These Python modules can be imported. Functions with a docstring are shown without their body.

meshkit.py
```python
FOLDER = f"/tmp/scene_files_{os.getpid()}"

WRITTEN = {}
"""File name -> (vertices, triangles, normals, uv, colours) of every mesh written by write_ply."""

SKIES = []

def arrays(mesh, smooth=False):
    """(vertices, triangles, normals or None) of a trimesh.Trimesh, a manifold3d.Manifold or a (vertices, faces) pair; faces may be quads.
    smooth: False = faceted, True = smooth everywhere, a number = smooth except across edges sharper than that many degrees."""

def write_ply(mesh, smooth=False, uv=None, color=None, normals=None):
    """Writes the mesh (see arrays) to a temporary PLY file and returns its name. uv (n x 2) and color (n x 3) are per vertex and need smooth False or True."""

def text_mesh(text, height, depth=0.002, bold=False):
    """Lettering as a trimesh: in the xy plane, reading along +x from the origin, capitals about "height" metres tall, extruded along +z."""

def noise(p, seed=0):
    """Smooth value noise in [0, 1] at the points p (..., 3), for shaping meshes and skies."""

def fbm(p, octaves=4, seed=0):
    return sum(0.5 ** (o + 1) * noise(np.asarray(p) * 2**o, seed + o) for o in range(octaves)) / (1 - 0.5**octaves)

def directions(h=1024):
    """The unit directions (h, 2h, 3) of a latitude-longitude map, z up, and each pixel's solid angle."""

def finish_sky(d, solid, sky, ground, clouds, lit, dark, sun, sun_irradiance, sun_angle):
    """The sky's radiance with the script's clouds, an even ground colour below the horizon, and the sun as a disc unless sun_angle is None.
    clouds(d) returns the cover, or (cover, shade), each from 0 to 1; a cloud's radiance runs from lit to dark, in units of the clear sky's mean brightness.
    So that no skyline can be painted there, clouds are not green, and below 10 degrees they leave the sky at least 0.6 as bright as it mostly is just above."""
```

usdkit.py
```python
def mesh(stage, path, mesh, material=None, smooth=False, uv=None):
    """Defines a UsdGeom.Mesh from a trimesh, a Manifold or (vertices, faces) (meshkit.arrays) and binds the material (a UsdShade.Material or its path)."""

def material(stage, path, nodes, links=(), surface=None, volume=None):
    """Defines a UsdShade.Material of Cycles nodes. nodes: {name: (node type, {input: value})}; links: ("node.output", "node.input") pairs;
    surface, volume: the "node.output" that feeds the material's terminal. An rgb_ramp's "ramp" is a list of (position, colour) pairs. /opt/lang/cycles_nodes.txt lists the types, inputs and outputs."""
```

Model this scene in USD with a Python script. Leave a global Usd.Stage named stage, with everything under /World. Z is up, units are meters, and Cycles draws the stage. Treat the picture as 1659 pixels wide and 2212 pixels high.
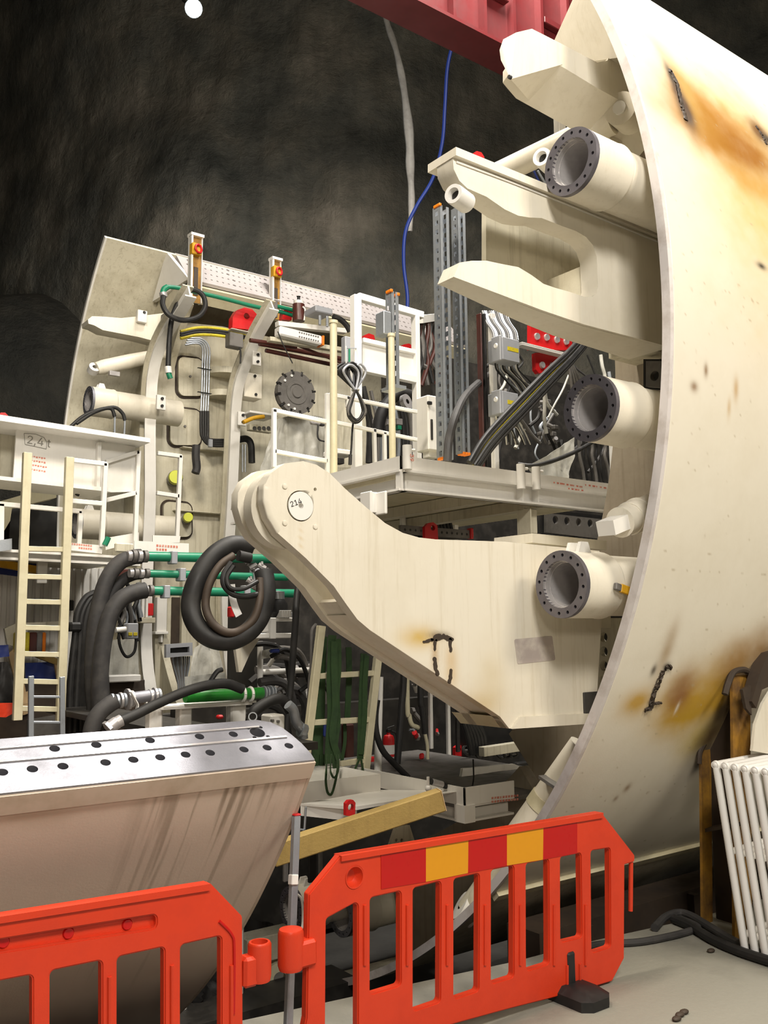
import math, numpy as np, trimesh, shapely, usdkit, meshkit
from shapely.geometry import Polygon, Point, box as sbox
from shapely import affinity
from pxr import Usd, UsdGeom, UsdLux, Gf, Sdf, Vt, UsdShade

stage = Usd.Stage.CreateInMemory()
UsdGeom.SetStageUpAxis(stage, UsdGeom.Tokens.z)
UsdGeom.SetStageMetersPerUnit(stage, 1.0)
UsdGeom.Xform.Define(stage, '/World')
UsdGeom.Scope.Define(stage, '/World/Looks')
rng = np.random.default_rng(7)

# ---------------------------------------------------------------- camera, lights
# the machine's axis is world X, Y runs away from the viewer, Z up; the concrete slab is Z = 0.25
W, H, FPX = 1659, 2212, 1990.0
EYE = np.array([0.0, 0.0, 2.2])
yaw, pitch, roll = np.radians([52.95, 7.30, -0.53])
FW = np.array([np.cos(yaw)*np.cos(pitch), np.sin(yaw)*np.cos(pitch), np.sin(pitch)])
R0 = np.array([np.sin(yaw), -np.cos(yaw), 0.0]); U0 = np.cross(R0, FW)
RT = np.cos(roll)*R0 + np.sin(roll)*U0
UP = -np.sin(roll)*R0 + np.cos(roll)*U0
cam = UsdGeom.Camera.Define(stage, '/World/Camera')
M = np.eye(4); M[0, :3] = RT; M[1, :3] = UP; M[2, :3] = -FW; M[3, :3] = EYE
cam.AddTransformOp().Set(Gf.Matrix4d(*M.ravel().tolist()))
cam.CreateHorizontalApertureAttr(24.0); cam.CreateVerticalApertureAttr(32.0)
cam.CreateFocalLengthAttr(24.0*FPX/W); cam.CreateClippingRangeAttr(Gf.Vec2f(0.05, 300))
cam.CreateExposureAttr(-0.2)

def rect_light(name, pos, target, w, h, power, color):
    l = UsdLux.RectLight.Define(stage, '/World/'+name)
    l.CreateWidthAttr(w); l.CreateHeightAttr(h); l.CreateIntensityAttr(power); l.CreateColorAttr(Gf.Vec3f(*color))
    p, t = np.array(pos, float), np.array(target, float)
    z = (p-t)/np.linalg.norm(p-t); x = np.cross([0, 0, 1.0], z); x /= np.linalg.norm(x); y = np.cross(z, x)
    m = np.eye(4); m[0, :3] = x; m[1, :3] = y; m[2, :3] = z; m[3, :3] = p
    l.AddTransformOp().Set(Gf.Matrix4d(*m.ravel().tolist()))
# flood lights on the cavern roof and on masts around the assembly pit (out of frame), plus two added fills
WARM, NEUT, COOL = (1.0, .90, .74), (1.0, .95, .87), (.80, .92, 1.0)
rect_light('flood_mast', (0.2, -2.6, 8.2), (6.0, 5, 3.0), 2.2, 1.5, 78, NEUT)
rect_light('flood_mast_right', (6.5, -3.5, 8.0), (6.0, 5, 3.0), 2.2, 1.5, 58, WARM)
rect_light('fill_low_front', (-1.5, -3.2, 4.4), (3.0, 5, 1.8), 1.2, .9, 38, WARM)  # added unseen fill that brightens the down-facing front skin
rect_light('flood_roof', (7.0, 7.0, 14.0), (7, 7.5, 0), 3.0, 2.0, 120, NEUT)
rect_light('flood_roof_near', (6.0, 2.5, 11.5), (6.0, 3.6, 3), 1.8, 1.4, 88, NEUT)
rect_light('fill_rock_wall', (9.0, 14.2, 6.8), (9.0, 20, 9.0), .9, .6, 150, NEUT)  # added fill, hidden behind the far shield, to brighten the rock wall
rect_light('flood_mast_left', (1.2, 4.5, 9.0), (6.5, 11.5, 2), 1.4, 1.0, 120, WARM)

# ---------------------------------------------------------------- picture points onto real planes
def ray(x, y): return (x-W/2)/FPX*RT - (y-H/2)/FPX*UP + FW
def PX(x, y, X): d = ray(x, y); return EYE + d*(X/d[0])
def PY(x, y, Y): d = ray(x, y); return EYE + d*(Y/d[1])
def PZ(x, y, Z): d = ray(x, y); return EYE + d*((Z-EYE[2])/d[2])
FZ = 0.25                                          # top of the slab
def PD(x, y, D): return EYE + ray(x, y)*D

# ---------------------------------------------------------------- meshes
def cat(ms): return trimesh.util.concatenate([m for m in ms])
def norm(v): v = np.asarray(v, float); return v/np.linalg.norm(v)
def box(x0, x1, y0, y1, z0, z1, c=0.0):
    x0, x1 = sorted((x0, x1)); y0, y1 = sorted((y0, y1)); z0, z1 = sorted((z0, z1))
    c = min(c, .45*(x1-x0), .45*(y1-y0), .45*(z1-z0))
    if c <= 0:
        b = trimesh.creation.box([x1-x0, y1-y0, z1-z0]); b.apply_translation([(x0+x1)/2, (y0+y1)/2, (z0+z1)/2]); return b
    pts = []
    for sx in (0, 1):
        for sy in (0, 1):
            for sz in (0, 1):
                p = np.array([(x0, x1)[sx], (y0, y1)[sy], (z0, z1)[sz]]); s = np.array([1-2*sx, 1-2*sy, 1-2*sz])*c
                for k in range(3):
                    q = p + s; q[k] = p[k]; pts.append(q)
    return trimesh.convex.convex_hull(np.array(pts))
def hull(pts): return trimesh.convex.convex_hull(np.asarray(pts, float))
def bar(p, q, w, h, up=(0, 0, 1), c=0.004):
    p, q = np.asarray(p, float), np.asarray(q, float); L = np.linalg.norm(q-p); z = (q-p)/L
    if abs(z @ np.asarray(up, float)) > .98: up = (0, 1, 0)
    x = norm(np.cross(up, z)); y = np.cross(z, x)
    b = box(-w/2, w/2, -h/2, h/2, 0, L, c); m = np.eye(4); m[:3, 0] = x; m[:3, 1] = y; m[:3, 2] = z; m[:3, 3] = p
    b.apply_transform(m); return b
def resample(pts, n):
    P = np.asarray(pts, float)
    if len(P) < 3: return P
    A = np.vstack([2*P[0]-P[1], P, 2*P[-1]-P[-2]]); out = []
    for i in range(1, len(A)-2):
        t = np.linspace(0, 1, n, endpoint=False)[:, None]; a, b, c_, d = A[i-1:i+3]
        out.append(.5*((2*b)+(c_-a)*t+(2*a-5*b+4*c_-d)*t**2+(-a+3*b-3*c_+d)*t**3))
    return np.vstack(out+[P[-1:]])
def sweep(pts, prof, caps=True, up=None):
    """sweeps the closed profile (k x 2) along pts; 'up' fixes the second profile axis"""
    P = np.asarray(pts, float); prof = np.asarray(prof, float); k = len(prof)
    T = np.gradient(P, axis=0); T /= np.linalg.norm(T, axis=1, keepdims=True)
    v = []; u = None
    for i in range(len(P)):
        if up is not None: y = np.asarray(up, float) - T[i]*(T[i] @ np.asarray(up, float)); y /= np.linalg.norm(y)
        else:
            if u is None: a = np.array([0, 0, 1.0]) if abs(T[i][2]) < .9 else np.array([0, 1.0, 0]); u = a
            y = u - T[i]*(T[i] @ u); y /= np.linalg.norm(y); u = y
        x = np.cross(y, T[i]); v.append(P[i] + prof[:, :1]*x + prof[:, 1:]*y)
    v = np.vstack(v); f = []
    for i in range(len(P)-1):
        for j in range(k):
            a, b = i*k+j, i*k+(j+1) % k; f += [[a, b, a+k], [b, b+k, a+k]]
    if caps:
        v = np.vstack([v, P[:1], P[-1:]]); n0 = len(v)-2; L = (len(P)-1)*k
        for j in range(k): f += [[n0, (j+1) % k, j], [n0+1, L+j, L+(j+1) % k]]
    m = trimesh.Trimesh(v, np.array(f), process=False); 
    return m
def circ(r, n=12): a = np.linspace(0, 2*np.pi, n, endpoint=False); return np.c_[np.cos(a)*r, np.sin(a)*r]
def tube(pts, r, n=10, k=6): return sweep(resample(pts, k), circ(r, n))
def ring(c, ax, R, r, n=40, k=10):
    ax = norm(ax); x = norm(np.cross(ax, [0, 0, 1.0] if abs(ax[2]) < .9 else [1.0, 0, 0])); y = np.cross(ax, x)
    a = np.linspace(0, 2*np.pi, n+1); return sweep(np.asarray(c)+np.outer(np.cos(a), x)*R+np.outer(np.sin(a), y)*R, circ(r, k), False)
def lathe(prof, p, d, n=32):
    """profile of (along, radius) turned about the line p + t d"""
    d = norm(d); x = norm(np.cross(d, [0, 0, 1.0] if abs(d[2]) < .9 else [1.0, 0, 0])); y = np.cross(d, x)
    a = np.linspace(0, 2*np.pi, n, endpoint=False); v = []; f = []
    for t, r in prof: v.append(np.asarray(p)+d*t+(np.outer(np.cos(a), x)+np.outer(np.sin(a), y))*r)
    for i in range(len(prof)-1):
        for j in range(n):
            q, w = i*n+j, i*n+(j+1) % n; f += [[q, w, q+n], [w, w+n, q+n]]
    m = trimesh.Trimesh(np.vstack(v), np.array(f), process=False); m.update_faces(m.nondegenerate_faces()); return m
def rod(p, q, r, n=14):
    p, q = np.asarray(p, float), np.asarray(q, float); L = np.linalg.norm(q-p); return lathe([(0, 0), (0, r), (L, r), (L, 0)], p, q-p, n)
def prism(poly, O, U, V, N):
    """shapely polygon in the frame O + u U + v V, thickness along N (a vector)"""
    if poly.geom_type != 'Polygon': return cat([prism(g, O, U, V, N) for g in poly.geoms])
    L = np.linalg.norm(N); m = trimesh.creation.extrude_polygon(poly, L, engine='earcut'); v = np.array(m.vertices)
    w = np.asarray(O)+v[:, :1]*np.asarray(U)+v[:, 1:2]*np.asarray(V)+v[:, 2:]*(np.asarray(N)/L)
    m = trimesh.Trimesh(w, m.faces, process=False)
    if np.linalg.det(np.array([U, V, np.asarray(N)/L])) < 0: m.invert()
    return m
def polyY(px, Y): return Polygon([(lambda p: (p[0], p[2]))(PY(x, y, Y)) for x, y in px])
def plateY(px, Y, th, holes=()):
    """outline traced on the plane Y, extruded to its thickness away from the viewer"""
    g = polyY(px, Y).buffer(0)
    for h in holes: g = g.difference(h if hasattr(h, 'area') else polyY(h, Y).buffer(0))
    return prism(g, (0, Y, 0), (1, 0, 0), (0, 0, 1), (0, th, 0))
def plateX(px, X, th, holes=()):
    g = Polygon([tuple(PX(x, y, X)[1:]) for x, y in px]).buffer(0)
    for h in holes: g = g.difference(h)
    return prism(g, (X, 0, 0), (0, 1, 0), (0, 0, 1), (th, 0, 0))
def boxY(x0, y0, x1, y1, Y, d, c=.006):
    """a box whose front face spans the two picture corners on the plane Y, d deep"""
    a, b = PY(x0, y0, Y), PY(x1, y1, Y); return box(a[0], b[0], Y, Y+d, a[2], b[2], c)
def barY(x0, y0, x1, y1, Y, w, d=None, c=.004): return bar(PY(x0, y0, Y), PY(x1, y1, Y), d or w, w, (0, 1, 0) if abs(y1-y0) > abs(x1-x0) else (0, 0, 1), c)
def rodY(x0, y0, x1, y1, Y, r, n=12): return rod(PY(x0, y0, Y), PY(x1, y1, Y), r, n)
def tubeY(px, Y, r, n=10, k=6): return tube([PY(q[0], q[1], q[2] if len(q) > 2 else Y) for q in px], r, n, k)
def vertY(x, y0, y1, Y, w, d, c=.005):
    """an upright box bar, its middle at picture column x (taken at y0)"""
    a, b = PY(x, y0, Y), PY(x, y1, Y); return box(a[0]-w/2, a[0]+w/2, Y, Y+d, a[2], b[2], c)
def arc_shell(yc, zc, R, th, a0, a1, X0, X1, na, nx, colour=None):
    """part of a cylinder skin about the X axis; angles in degrees"""
    A = np.radians(np.linspace(a0, a1, na)); Xs = np.linspace(X0, X1, nx)
    def grid(r): return np.array([[x, yc+r*np.cos(a), zc+r*np.sin(a)] for a in A for x in Xs])
    v = np.vstack([grid(R), grid(R-th)]); n = na*nx; f = []
    for i in range(na-1):
        for j in range(nx-1):
            a, b, c_, d = i*nx+j, i*nx+j+1, (i+1)*nx+j+1, (i+1)*nx+j
            f += [[a, b, c_], [a, c_, d], [n+a, n+c_, n+b], [n+a, n+d, n+c_]]
    def strip(idx):
        for p, q in zip(idx[:-1], idx[1:]): f.extend([[p, q, q+n], [p, q+n, p+n]])
    strip([i*nx for i in range(na)]); strip([i*nx+nx-1 for i in range(na)][::-1]); strip(list(range(nx))[::-1]); strip([(na-1)*nx+j for j in range(nx)])
    m = trimesh.Trimesh(v, np.array(f), process=False); trimesh.repair.fix_normals(m); return m
def text(s, O, U, V, h, depth=.002, bold=False):
    m = meshkit.text_mesh(s, h, depth, bold); v = np.array(m.vertices); N = np.cross(U, V)
    m.vertices = np.asarray(O)+v[:, :1]*np.asarray(U)+v[:, 1:2]*np.asarray(V)+v[:, 2:]*N; return m

# ---------------------------------------------------------------- prims
used = {}
def numbered(parent, name):
    k = (parent, name); used[k] = used.get(k, -1)+1
    return parent+'/'+name+('' if used[k] == 0 else '_%03d' % used[k])
def tag(prim, label=None, cat_=None, group=None, kind=None):
    for k, v in (('label', label), ('category', cat_), ('group', group), ('kind', kind)):
        if v: prim.SetCustomDataByKey(k, v)
def put(path, m, mat, sm, colour=None):
    if colour is not None:
        g = usdkit.mesh(stage, path, m, mat, smooth=True)
        UsdGeom.PrimvarsAPI(g).CreatePrimvar('stain', Sdf.ValueTypeNames.Color3fArray, 'vertex').Set(Vt.Vec3fArray.FromNumpy(np.asarray(colour, np.float32)))
        return g
    if hasattr(m, 'merge_vertices') and sm: m = m.copy(); m.merge_vertices()
    return usdkit.mesh(stage, path, m, mat, smooth=sm)
class Thing:
    """an Xform at the thing's base; its parts are added in world coordinates"""
    def __init__(s, name, label, cat_, group=None, kind=None):
        s.name, s.meta, s.parts = name, (label, cat_, group, kind), []
    def add(s, name, m, mat, sm=35, under=None, label=None, kind=None, colour=None):
        s.parts.append([name, m, mat, sm, under, label, kind, colour]); return len(s.parts)-1
    def done(s):
        allv = np.vstack([np.asarray(p[1].vertices) for p in s.parts]); lo, hi = allv.min(0), allv.max(0)
        o = np.array([(lo[0]+hi[0])/2, (lo[1]+hi[1])/2, lo[2]])
        x = UsdGeom.Xform.Define(stage, numbered('/World', s.name)); x.AddTranslateOp().Set(Gf.Vec3d(*o.tolist()))
        tag(x.GetPrim(), *s.meta); paths = []
        for name, m, mat, sm, under, label, kind, colour in s.parts:
            m = trimesh.Trimesh(np.asarray(m.vertices)-o, np.asarray(m.faces), process=False)
            p = numbered(str(x.GetPath()) if under is None else paths[under], name); paths.append(p)
            tag(put(p, m, mat, sm, colour).GetPrim(), label=label, kind=kind)
        s.prim = x.GetPrim(); s.origin = o; return s
def single(name, m, mat, label, cat_, group=None, kind=None, sm=35, colour=None):
    if kind != 'structure' and colour is None:
        v = np.asarray(m.vertices); o = np.array([(v[:, 0].min()+v[:, 0].max())/2, (v[:, 1].min()+v[:, 1].max())/2, v[:, 2].min()])
        m = trimesh.Trimesh(v-o, np.asarray(m.faces), process=False)
    else: o = np.zeros(3)
    g = put(numbered('/World', name), m, mat, sm, colour)
    if o.any(): g.AddTranslateOp().Set(Gf.Vec3d(*o.tolist()))
    tag(g.GetPrim(), label, cat_, group, kind); return g
def dup(src, name, label, loc, rz=0, group=None):
    """a copy of a finished Thing, by internal reference"""
    p = stage.DefinePrim(numbered('/World', name), 'Xform'); p.GetReferences().AddInternalReference(src.prim.GetPath()); p.SetInstanceable(True)
    x = UsdGeom.Xformable(p); x.ClearXformOpOrder()
    x.AddTranslateOp(opSuffix='at').Set(Gf.Vec3d(*map(float, loc)))
    if rz: x.AddRotateZOp(opSuffix='turn').Set(float(rz))
    tag(p, label, src.meta[1], group or src.meta[2]); return p

# ---------------------------------------------------------------- materials
def mat(name, col, rough=.5, metal=0.0, dirt=None, amt=.4, scale=3.0, streak=0.0, bump=0.0, bscale=60, attr=False, spec=.5, coat=0, lo=.45, hi=.75):
    """base colour broken by noise towards 'dirt'; streak adds vertical runs"""
    n = {'p': ('principled_bsdf', {'base_color': col, 'roughness': rough, 'metallic': metal, 'specular_ior_level': spec, 'coat_weight': coat}), 'tc': ('texture_coordinate', {})}; l = []; src = None
    if attr: n['at'] = ('attribute', {'attribute': 'stain'}); src = 'at.color'
    if dirt is not None:
        n['n1'] = ('noise_texture', {'scale': scale, 'detail': 6, 'roughness': .65}); l.append(('tc.object', 'n1.vector'))
        n['m1'] = ('map_range', {'from_min': lo, 'from_max': hi, 'to_min': 0.0, 'to_max': amt, 'clamp': True}); l.append(('n1.fac', 'm1.value'))
        n['x1'] = ('mix', {'mix_type': 'mix', 'color1': col, 'color2': dirt}); l.append(('m1.result', 'x1.fac'))
        if src: l.append((src, 'x1.color1'))
        src = 'x1.color'
        if streak:
            n['mp'] = ('mapping', {'scale': (14, 14, .7)}); n['n2'] = ('noise_texture', {'scale': 1.6, 'detail': 5, 'roughness': .7})
            n['m2'] = ('map_range', {'from_min': .52, 'from_max': .74, 'to_min': 0.0, 'to_max': streak, 'clamp': True})
            n['x2'] = ('mix', {'mix_type': 'mix', 'color2': dirt}); l += [('tc.object', 'mp.vector'), ('mp.vector', 'n2.vector'), ('n2.fac', 'm2.value'), ('m2.result', 'x2.fac'), (src, 'x2.color1')]; src = 'x2.color'
        n['mr'] = ('map_range', {'from_min': .3, 'from_max': .7, 'to_min': max(.05, rough-.1), 'to_max': min(1, rough+.12), 'clamp': True}); l += [('n1.fac', 'mr.value'), ('mr.result', 'p.roughness')]
    if src: l.append((src, 'p.base_color'))
    if bump:
        n['nb'] = ('noise_texture', {'scale': bscale, 'detail': 4, 'roughness': .6}); n['b'] = ('bump', {'strength': bump, 'distance': .01})
        l += [('tc.object', 'nb.vector'), ('nb.fac', 'b.height'), ('b.normal', 'p.normal')]
    return usdkit.material(stage, '/World/Looks/'+name, n, l, surface='p.BSDF')
CREAM = (.72, .672, .568)
paint = mat('cream_paint', CREAM, .42, 0, (.40, .34, .21), .30, 1.6, .22, .05, 90)
paint_arm = mat('cream_paint_streaked', CREAM, .42, 0, (.40, .33, .20), .22, 1.6, .34, .05, 90, attr=True)
paint_old = mat('cream_paint_grimy', (.60, .56, .44), .5, 0, (.24, .20, .12), .6, 1.8, .55, .08, 70)
paint_skin = mat('cream_paint_skin', CREAM, .42, 0, (.42, .35, .22), .18, 2.5, 0, .05, 90, attr=True)
paint_shaded = mat('cream_paint_shaded', (.37, .32, .25), .55, 0, (.18, .145, .10), .6, 1.6, .5, .08, 70)  # base colour darkened for the shade on the bulkheads, under grime noise
white = mat('white_paint', (.77, .75, .71), .4, 0, (.45, .41, .33), .2, 3, .12, .03, 80)
white_clean = mat('white_enamel', (.80, .79, .77), .35, 0, (.55, .5, .42), .15, 4)
beige_tube = mat('yellowed_paint', (.62, .57, .40), .45, 0, (.36, .30, .16), .4, 5, .2)
steel = mat('machined_steel', (.23, .23, .26), .45, .55, (.14, .14, .16), .6, 5, 0, .06, 120)
steel_dark = mat('flange_steel', (.16, .15, .17), .42, .6, (.10, .09, .105), .6, 9)
chrome = mat('bright_bore', (.46, .44, .44), .28, .40, (.34, .31, .30), .5, 5)
galv = mat('galvanised_steel', (.42, .45, .49), .42, .65, (.26, .29, .33), .6, 14)
rim_mat = mat('bare_rim', (.62, .58, .57), .5, 0, (.25, .19, .14), .55, 6)
rubber = mat('black_rubber', (.016, .0155, .0155), .55, 0, (.04, .037, .034), .6, 8, spec=.35)
rubber_dusty = mat('dusty_hose_rubber', (.036, .034, .034), .65, 0, (.08, .074, .068), .6, 9, spec=.35)
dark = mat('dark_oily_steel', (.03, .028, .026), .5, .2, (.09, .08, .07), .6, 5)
grime = mat('grimy_grey_steel', (.16, .15, .14), .55, .2, (.05, .045, .04), .7, 4)
green = mat('green_pipe_paint', (.012, .20, .105), .35, 0, (.01, .10, .06), .5, 6)
green2 = mat('grass_green_pipe_paint', (.015, .19, .02), .3, 0, (.01, .09, .02), .5, 6)
sling_green = mat('green_webbing', (.022, .055, .014), .8, 0, (.012, .03, .012), .8, 9, .6)
red = mat('red_paint', (.56, .012, .014), .4, 0, (.30, .01, .012), .4, 6)
crane_red = mat('crane_red_paint', (.125, .012, .014), .45, 0, (.07, .008, .009), .6, 1.5, .3)
orange_cap = mat('orange_plastic_cap', (.75, .19, .01), .4)
yellow = mat('yellow_paint', (.62, .33, .01), .45, 0, (.22, .12, .02), .5, 7)
label_yellow = mat('yellow_label', (.62, .5, .02), .5, 0, (.3, .26, .03), .6, 40)
hi_vis = mat('fluorescent_yellow_plastic', (.62, .66, .02), .4)
orange = mat('orange_barrier_plastic', (.62, .040, .010), .42, 0, (.42, .024, .008), .35, 5, 0, .08, 160)
refl_red = mat('red_reflective_sheet', (.46, .003, .003), .4, 0, (.5, .003, .003), .2, 30)
refl_yel = mat('amber_reflective_sheet', (.66, .28, .006), .42, 0, (.6, .25, .006), .2, 30)
maroon = mat('maroon_pipe_paint', (.075, .02, .015), .4, 0, (.03, .012, .01), .6, 6)
grey_box = mat('grey_enclosure', (.33, .34, .37), .4, 0, (.24, .24, .25), .4, 6)
blue = mat('blue_paint', (.01, .025, .16), .45, 0, (.01, .015, .06), .5, 5)
blue_hose = mat('blue_hose_rubber', (.01, .03, .20), .45)
timber = mat('aged_timber', (.33, .225, .065), .75, 0, (.20, .13, .04), .6, 4, .5, .25, 60)
plywood = mat('raw_plywood', (.55, .38, .20), .7, 0, (.36, .24, .12), .5, 5)
rust_yel = mat('rusty_yellow_steel', (.40, .20, .02), .6, 0, (.06, .03, .018), .85, 3.5, .5, .1, 40, lo=.35, hi=.65)
rust_dark = mat('scorched_steel', (.055, .038, .026), .65, .2, (.02, .016, .014), .7, 4)
concrete = mat('slab_concrete', (.255, .245, .205), .8, 0, (.12, .11, .09), .7, .9, 0, .35, 22)
pit_mat = mat('pit_floor_concrete', (.05, .047, .042), .55, 0, (.02, .018, .016), .8, 1.2, 0, .3, 12)
plastic_wrap = mat('dusty_plastic_sheet', (.52, .51, .46), .35, 0, (.30, .28, .22), .7, 4, .6, .5, 9)
ink = mat('pencil_marks', (.25, .24, .21), .7)
red_ink = mat('red_stencil_ink', (.55, .16, .11), .7, 0, CREAM, .7, 30)
black_ink = mat('black_marker', (.02, .02, .02), .6)
patch_mat = mat('grey_primer_patch', (.42, .36, .33), .6, 0, CREAM, .6, 9, .0)
bulb = usdkit.material(stage, '/World/Looks/flood_lamp_glass', {'e': ('emission', {'color': (.72, .9, 1.0), 'strength': 160.0})}, [], surface='e.emission')
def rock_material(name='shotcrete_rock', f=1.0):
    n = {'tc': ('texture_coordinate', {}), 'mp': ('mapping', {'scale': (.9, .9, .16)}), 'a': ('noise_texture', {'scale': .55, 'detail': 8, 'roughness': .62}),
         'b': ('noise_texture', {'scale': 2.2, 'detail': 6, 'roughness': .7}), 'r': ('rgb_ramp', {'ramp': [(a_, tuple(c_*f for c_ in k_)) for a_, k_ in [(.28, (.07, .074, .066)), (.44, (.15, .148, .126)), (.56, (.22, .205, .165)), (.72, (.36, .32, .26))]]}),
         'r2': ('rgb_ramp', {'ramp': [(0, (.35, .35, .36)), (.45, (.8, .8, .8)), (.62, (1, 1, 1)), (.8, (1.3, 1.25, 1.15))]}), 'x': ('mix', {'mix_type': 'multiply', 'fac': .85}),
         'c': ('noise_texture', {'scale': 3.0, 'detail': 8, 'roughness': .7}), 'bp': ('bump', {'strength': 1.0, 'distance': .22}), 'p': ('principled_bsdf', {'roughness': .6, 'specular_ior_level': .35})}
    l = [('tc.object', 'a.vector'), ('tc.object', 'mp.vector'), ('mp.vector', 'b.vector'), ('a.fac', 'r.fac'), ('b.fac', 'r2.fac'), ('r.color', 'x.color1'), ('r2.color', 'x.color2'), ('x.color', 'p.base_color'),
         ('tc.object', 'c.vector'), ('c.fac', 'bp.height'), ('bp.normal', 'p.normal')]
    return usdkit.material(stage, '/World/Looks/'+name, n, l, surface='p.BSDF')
rock = rock_material(); shaded_rock = rock_material('rock_shaded_copy', .3)  # second rock is a darkened copy: far left shade put into its colour
joint_primer = mat('joint_primer', (.50, .46, .455), .45, .1, (.33, .29, .28), .5, 5)
seep = mat('lime_seepage_crust', (.36, .34, .31), .6, 0, (.14, .13, .12), .6, 5)
# ================================================================ the setting
YC, ZC, RS = 8.0, 4.14, 5.0                       # axis and radius of the shield
YF, ZF = 8.76, 3.95                               # the far half stands pulled out a little
def slab(poly, z0, z1): return prism(poly, (0, 0, z0), (1, 0, 0), (0, 1, 0), (0, 0, z1-z0))
EDGE = [(-30, 4.6), (2.0, 4.45), (3.48, 4.22), (4.05, 4.13), (4.72, 4.08), (5.2, 4.01), (5.6, 3.95), (8.0, 3.85), (34, 2.8)]
single('floor', slab(Polygon(EDGE+[(34, -22), (-30, -22)]), -1.3, FZ), concrete, 'pale dusty concrete slab in front of the assembly pit', 'floor', kind='structure')
single('floor', box(-30, 34, 2.5, 72, -1.5, -1.0), pit_mat, 'dark wet concrete floor of the assembly pit', 'floor', kind='structure')
PLAN = np.array([(-16, 70), (-6, 70), (0, 66), (3.4, 48), (5.6, 30), (8.2, 21.0), (11.5, 17.6), (15, 16.4), (20, 14.2), (26, 8.5), (30, 0), (29, -11), (20, -19), (4, -21), (-12, -20), (-22, -10), (-24, 8), (-22, 26), (-16, 70)], float)
def cavern(i0, i1, nu, nv, amp):
    P = resample(np.vstack([PLAN[-2], PLAN, PLAN[1]]), 1)[1:-1]; P = PLAN[i0:i1+1]
    D = np.r_[0, np.cumsum(np.linalg.norm(np.diff(P, axis=0), axis=1))]; s = np.linspace(0, D[-1], nu)
    xy = np.c_[np.interp(s, D, P[:, 0]), np.interp(s, D, P[:, 1])]
    if nu > 20:
        for _ in range(nu*2): xy[1:-1] = (xy[:-2]+2*xy[1:-1]+xy[2:])/4
    t = np.linspace(0, 1, nv); ctr = np.array([4.0, 3.0]); v = []
    for a in t:
        z = -1.1+27.5*math.sin(a*math.pi/2)**.9; k = 1-.38*max(0, a-.35)**1.6/.65**1.6
        dd_ = xy-ctr; ll_ = np.linalg.norm(dd_, axis=1, keepdims=True); q = ctr+dd_/ll_*(ll_-np.minimum(ll_*(1-k), 5.5*(1-k)/.38)); v.append(np.c_[q, np.full(nu, z)])
    v = np.array(v); nrm = np.concatenate([(ctr-xy), np.zeros((nu, 1))], 1); nrm /= np.linalg.norm(nrm, axis=1, keepdims=True)
    d = (meshkit.fbm(v*np.array([.22, .22, .16]), 5, 3)-.5)*2.2+(meshkit.fbm(v*np.array([.9, .9, .3]), 4, 9)-.5)*.5
    v = v+nrm[None]*d[..., None]*amp; f = []
    for i in range(nv-1):
        for j in range(nu-1): a = i*nu+j; f += [[a, a+1, a+nu+1], [a, a+nu+1, a+nu]]
    return trimesh.Trimesh(v.reshape(-1, 3), np.array(f), process=False)
single('wall_back', cavern(3, 9, 420, 190, 1.0), rock, 'dark shotcreted rock wall of the cavern, streaked by seepage', 'wall', kind='structure', sm=True)
single('wall_far', cavern(0, 3, 120, 90, 1.0), shaded_rock, 'rock darkened in colour for shade where the cavern runs on into the dark at the left', 'wall', kind='structure', sm=True)
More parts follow.
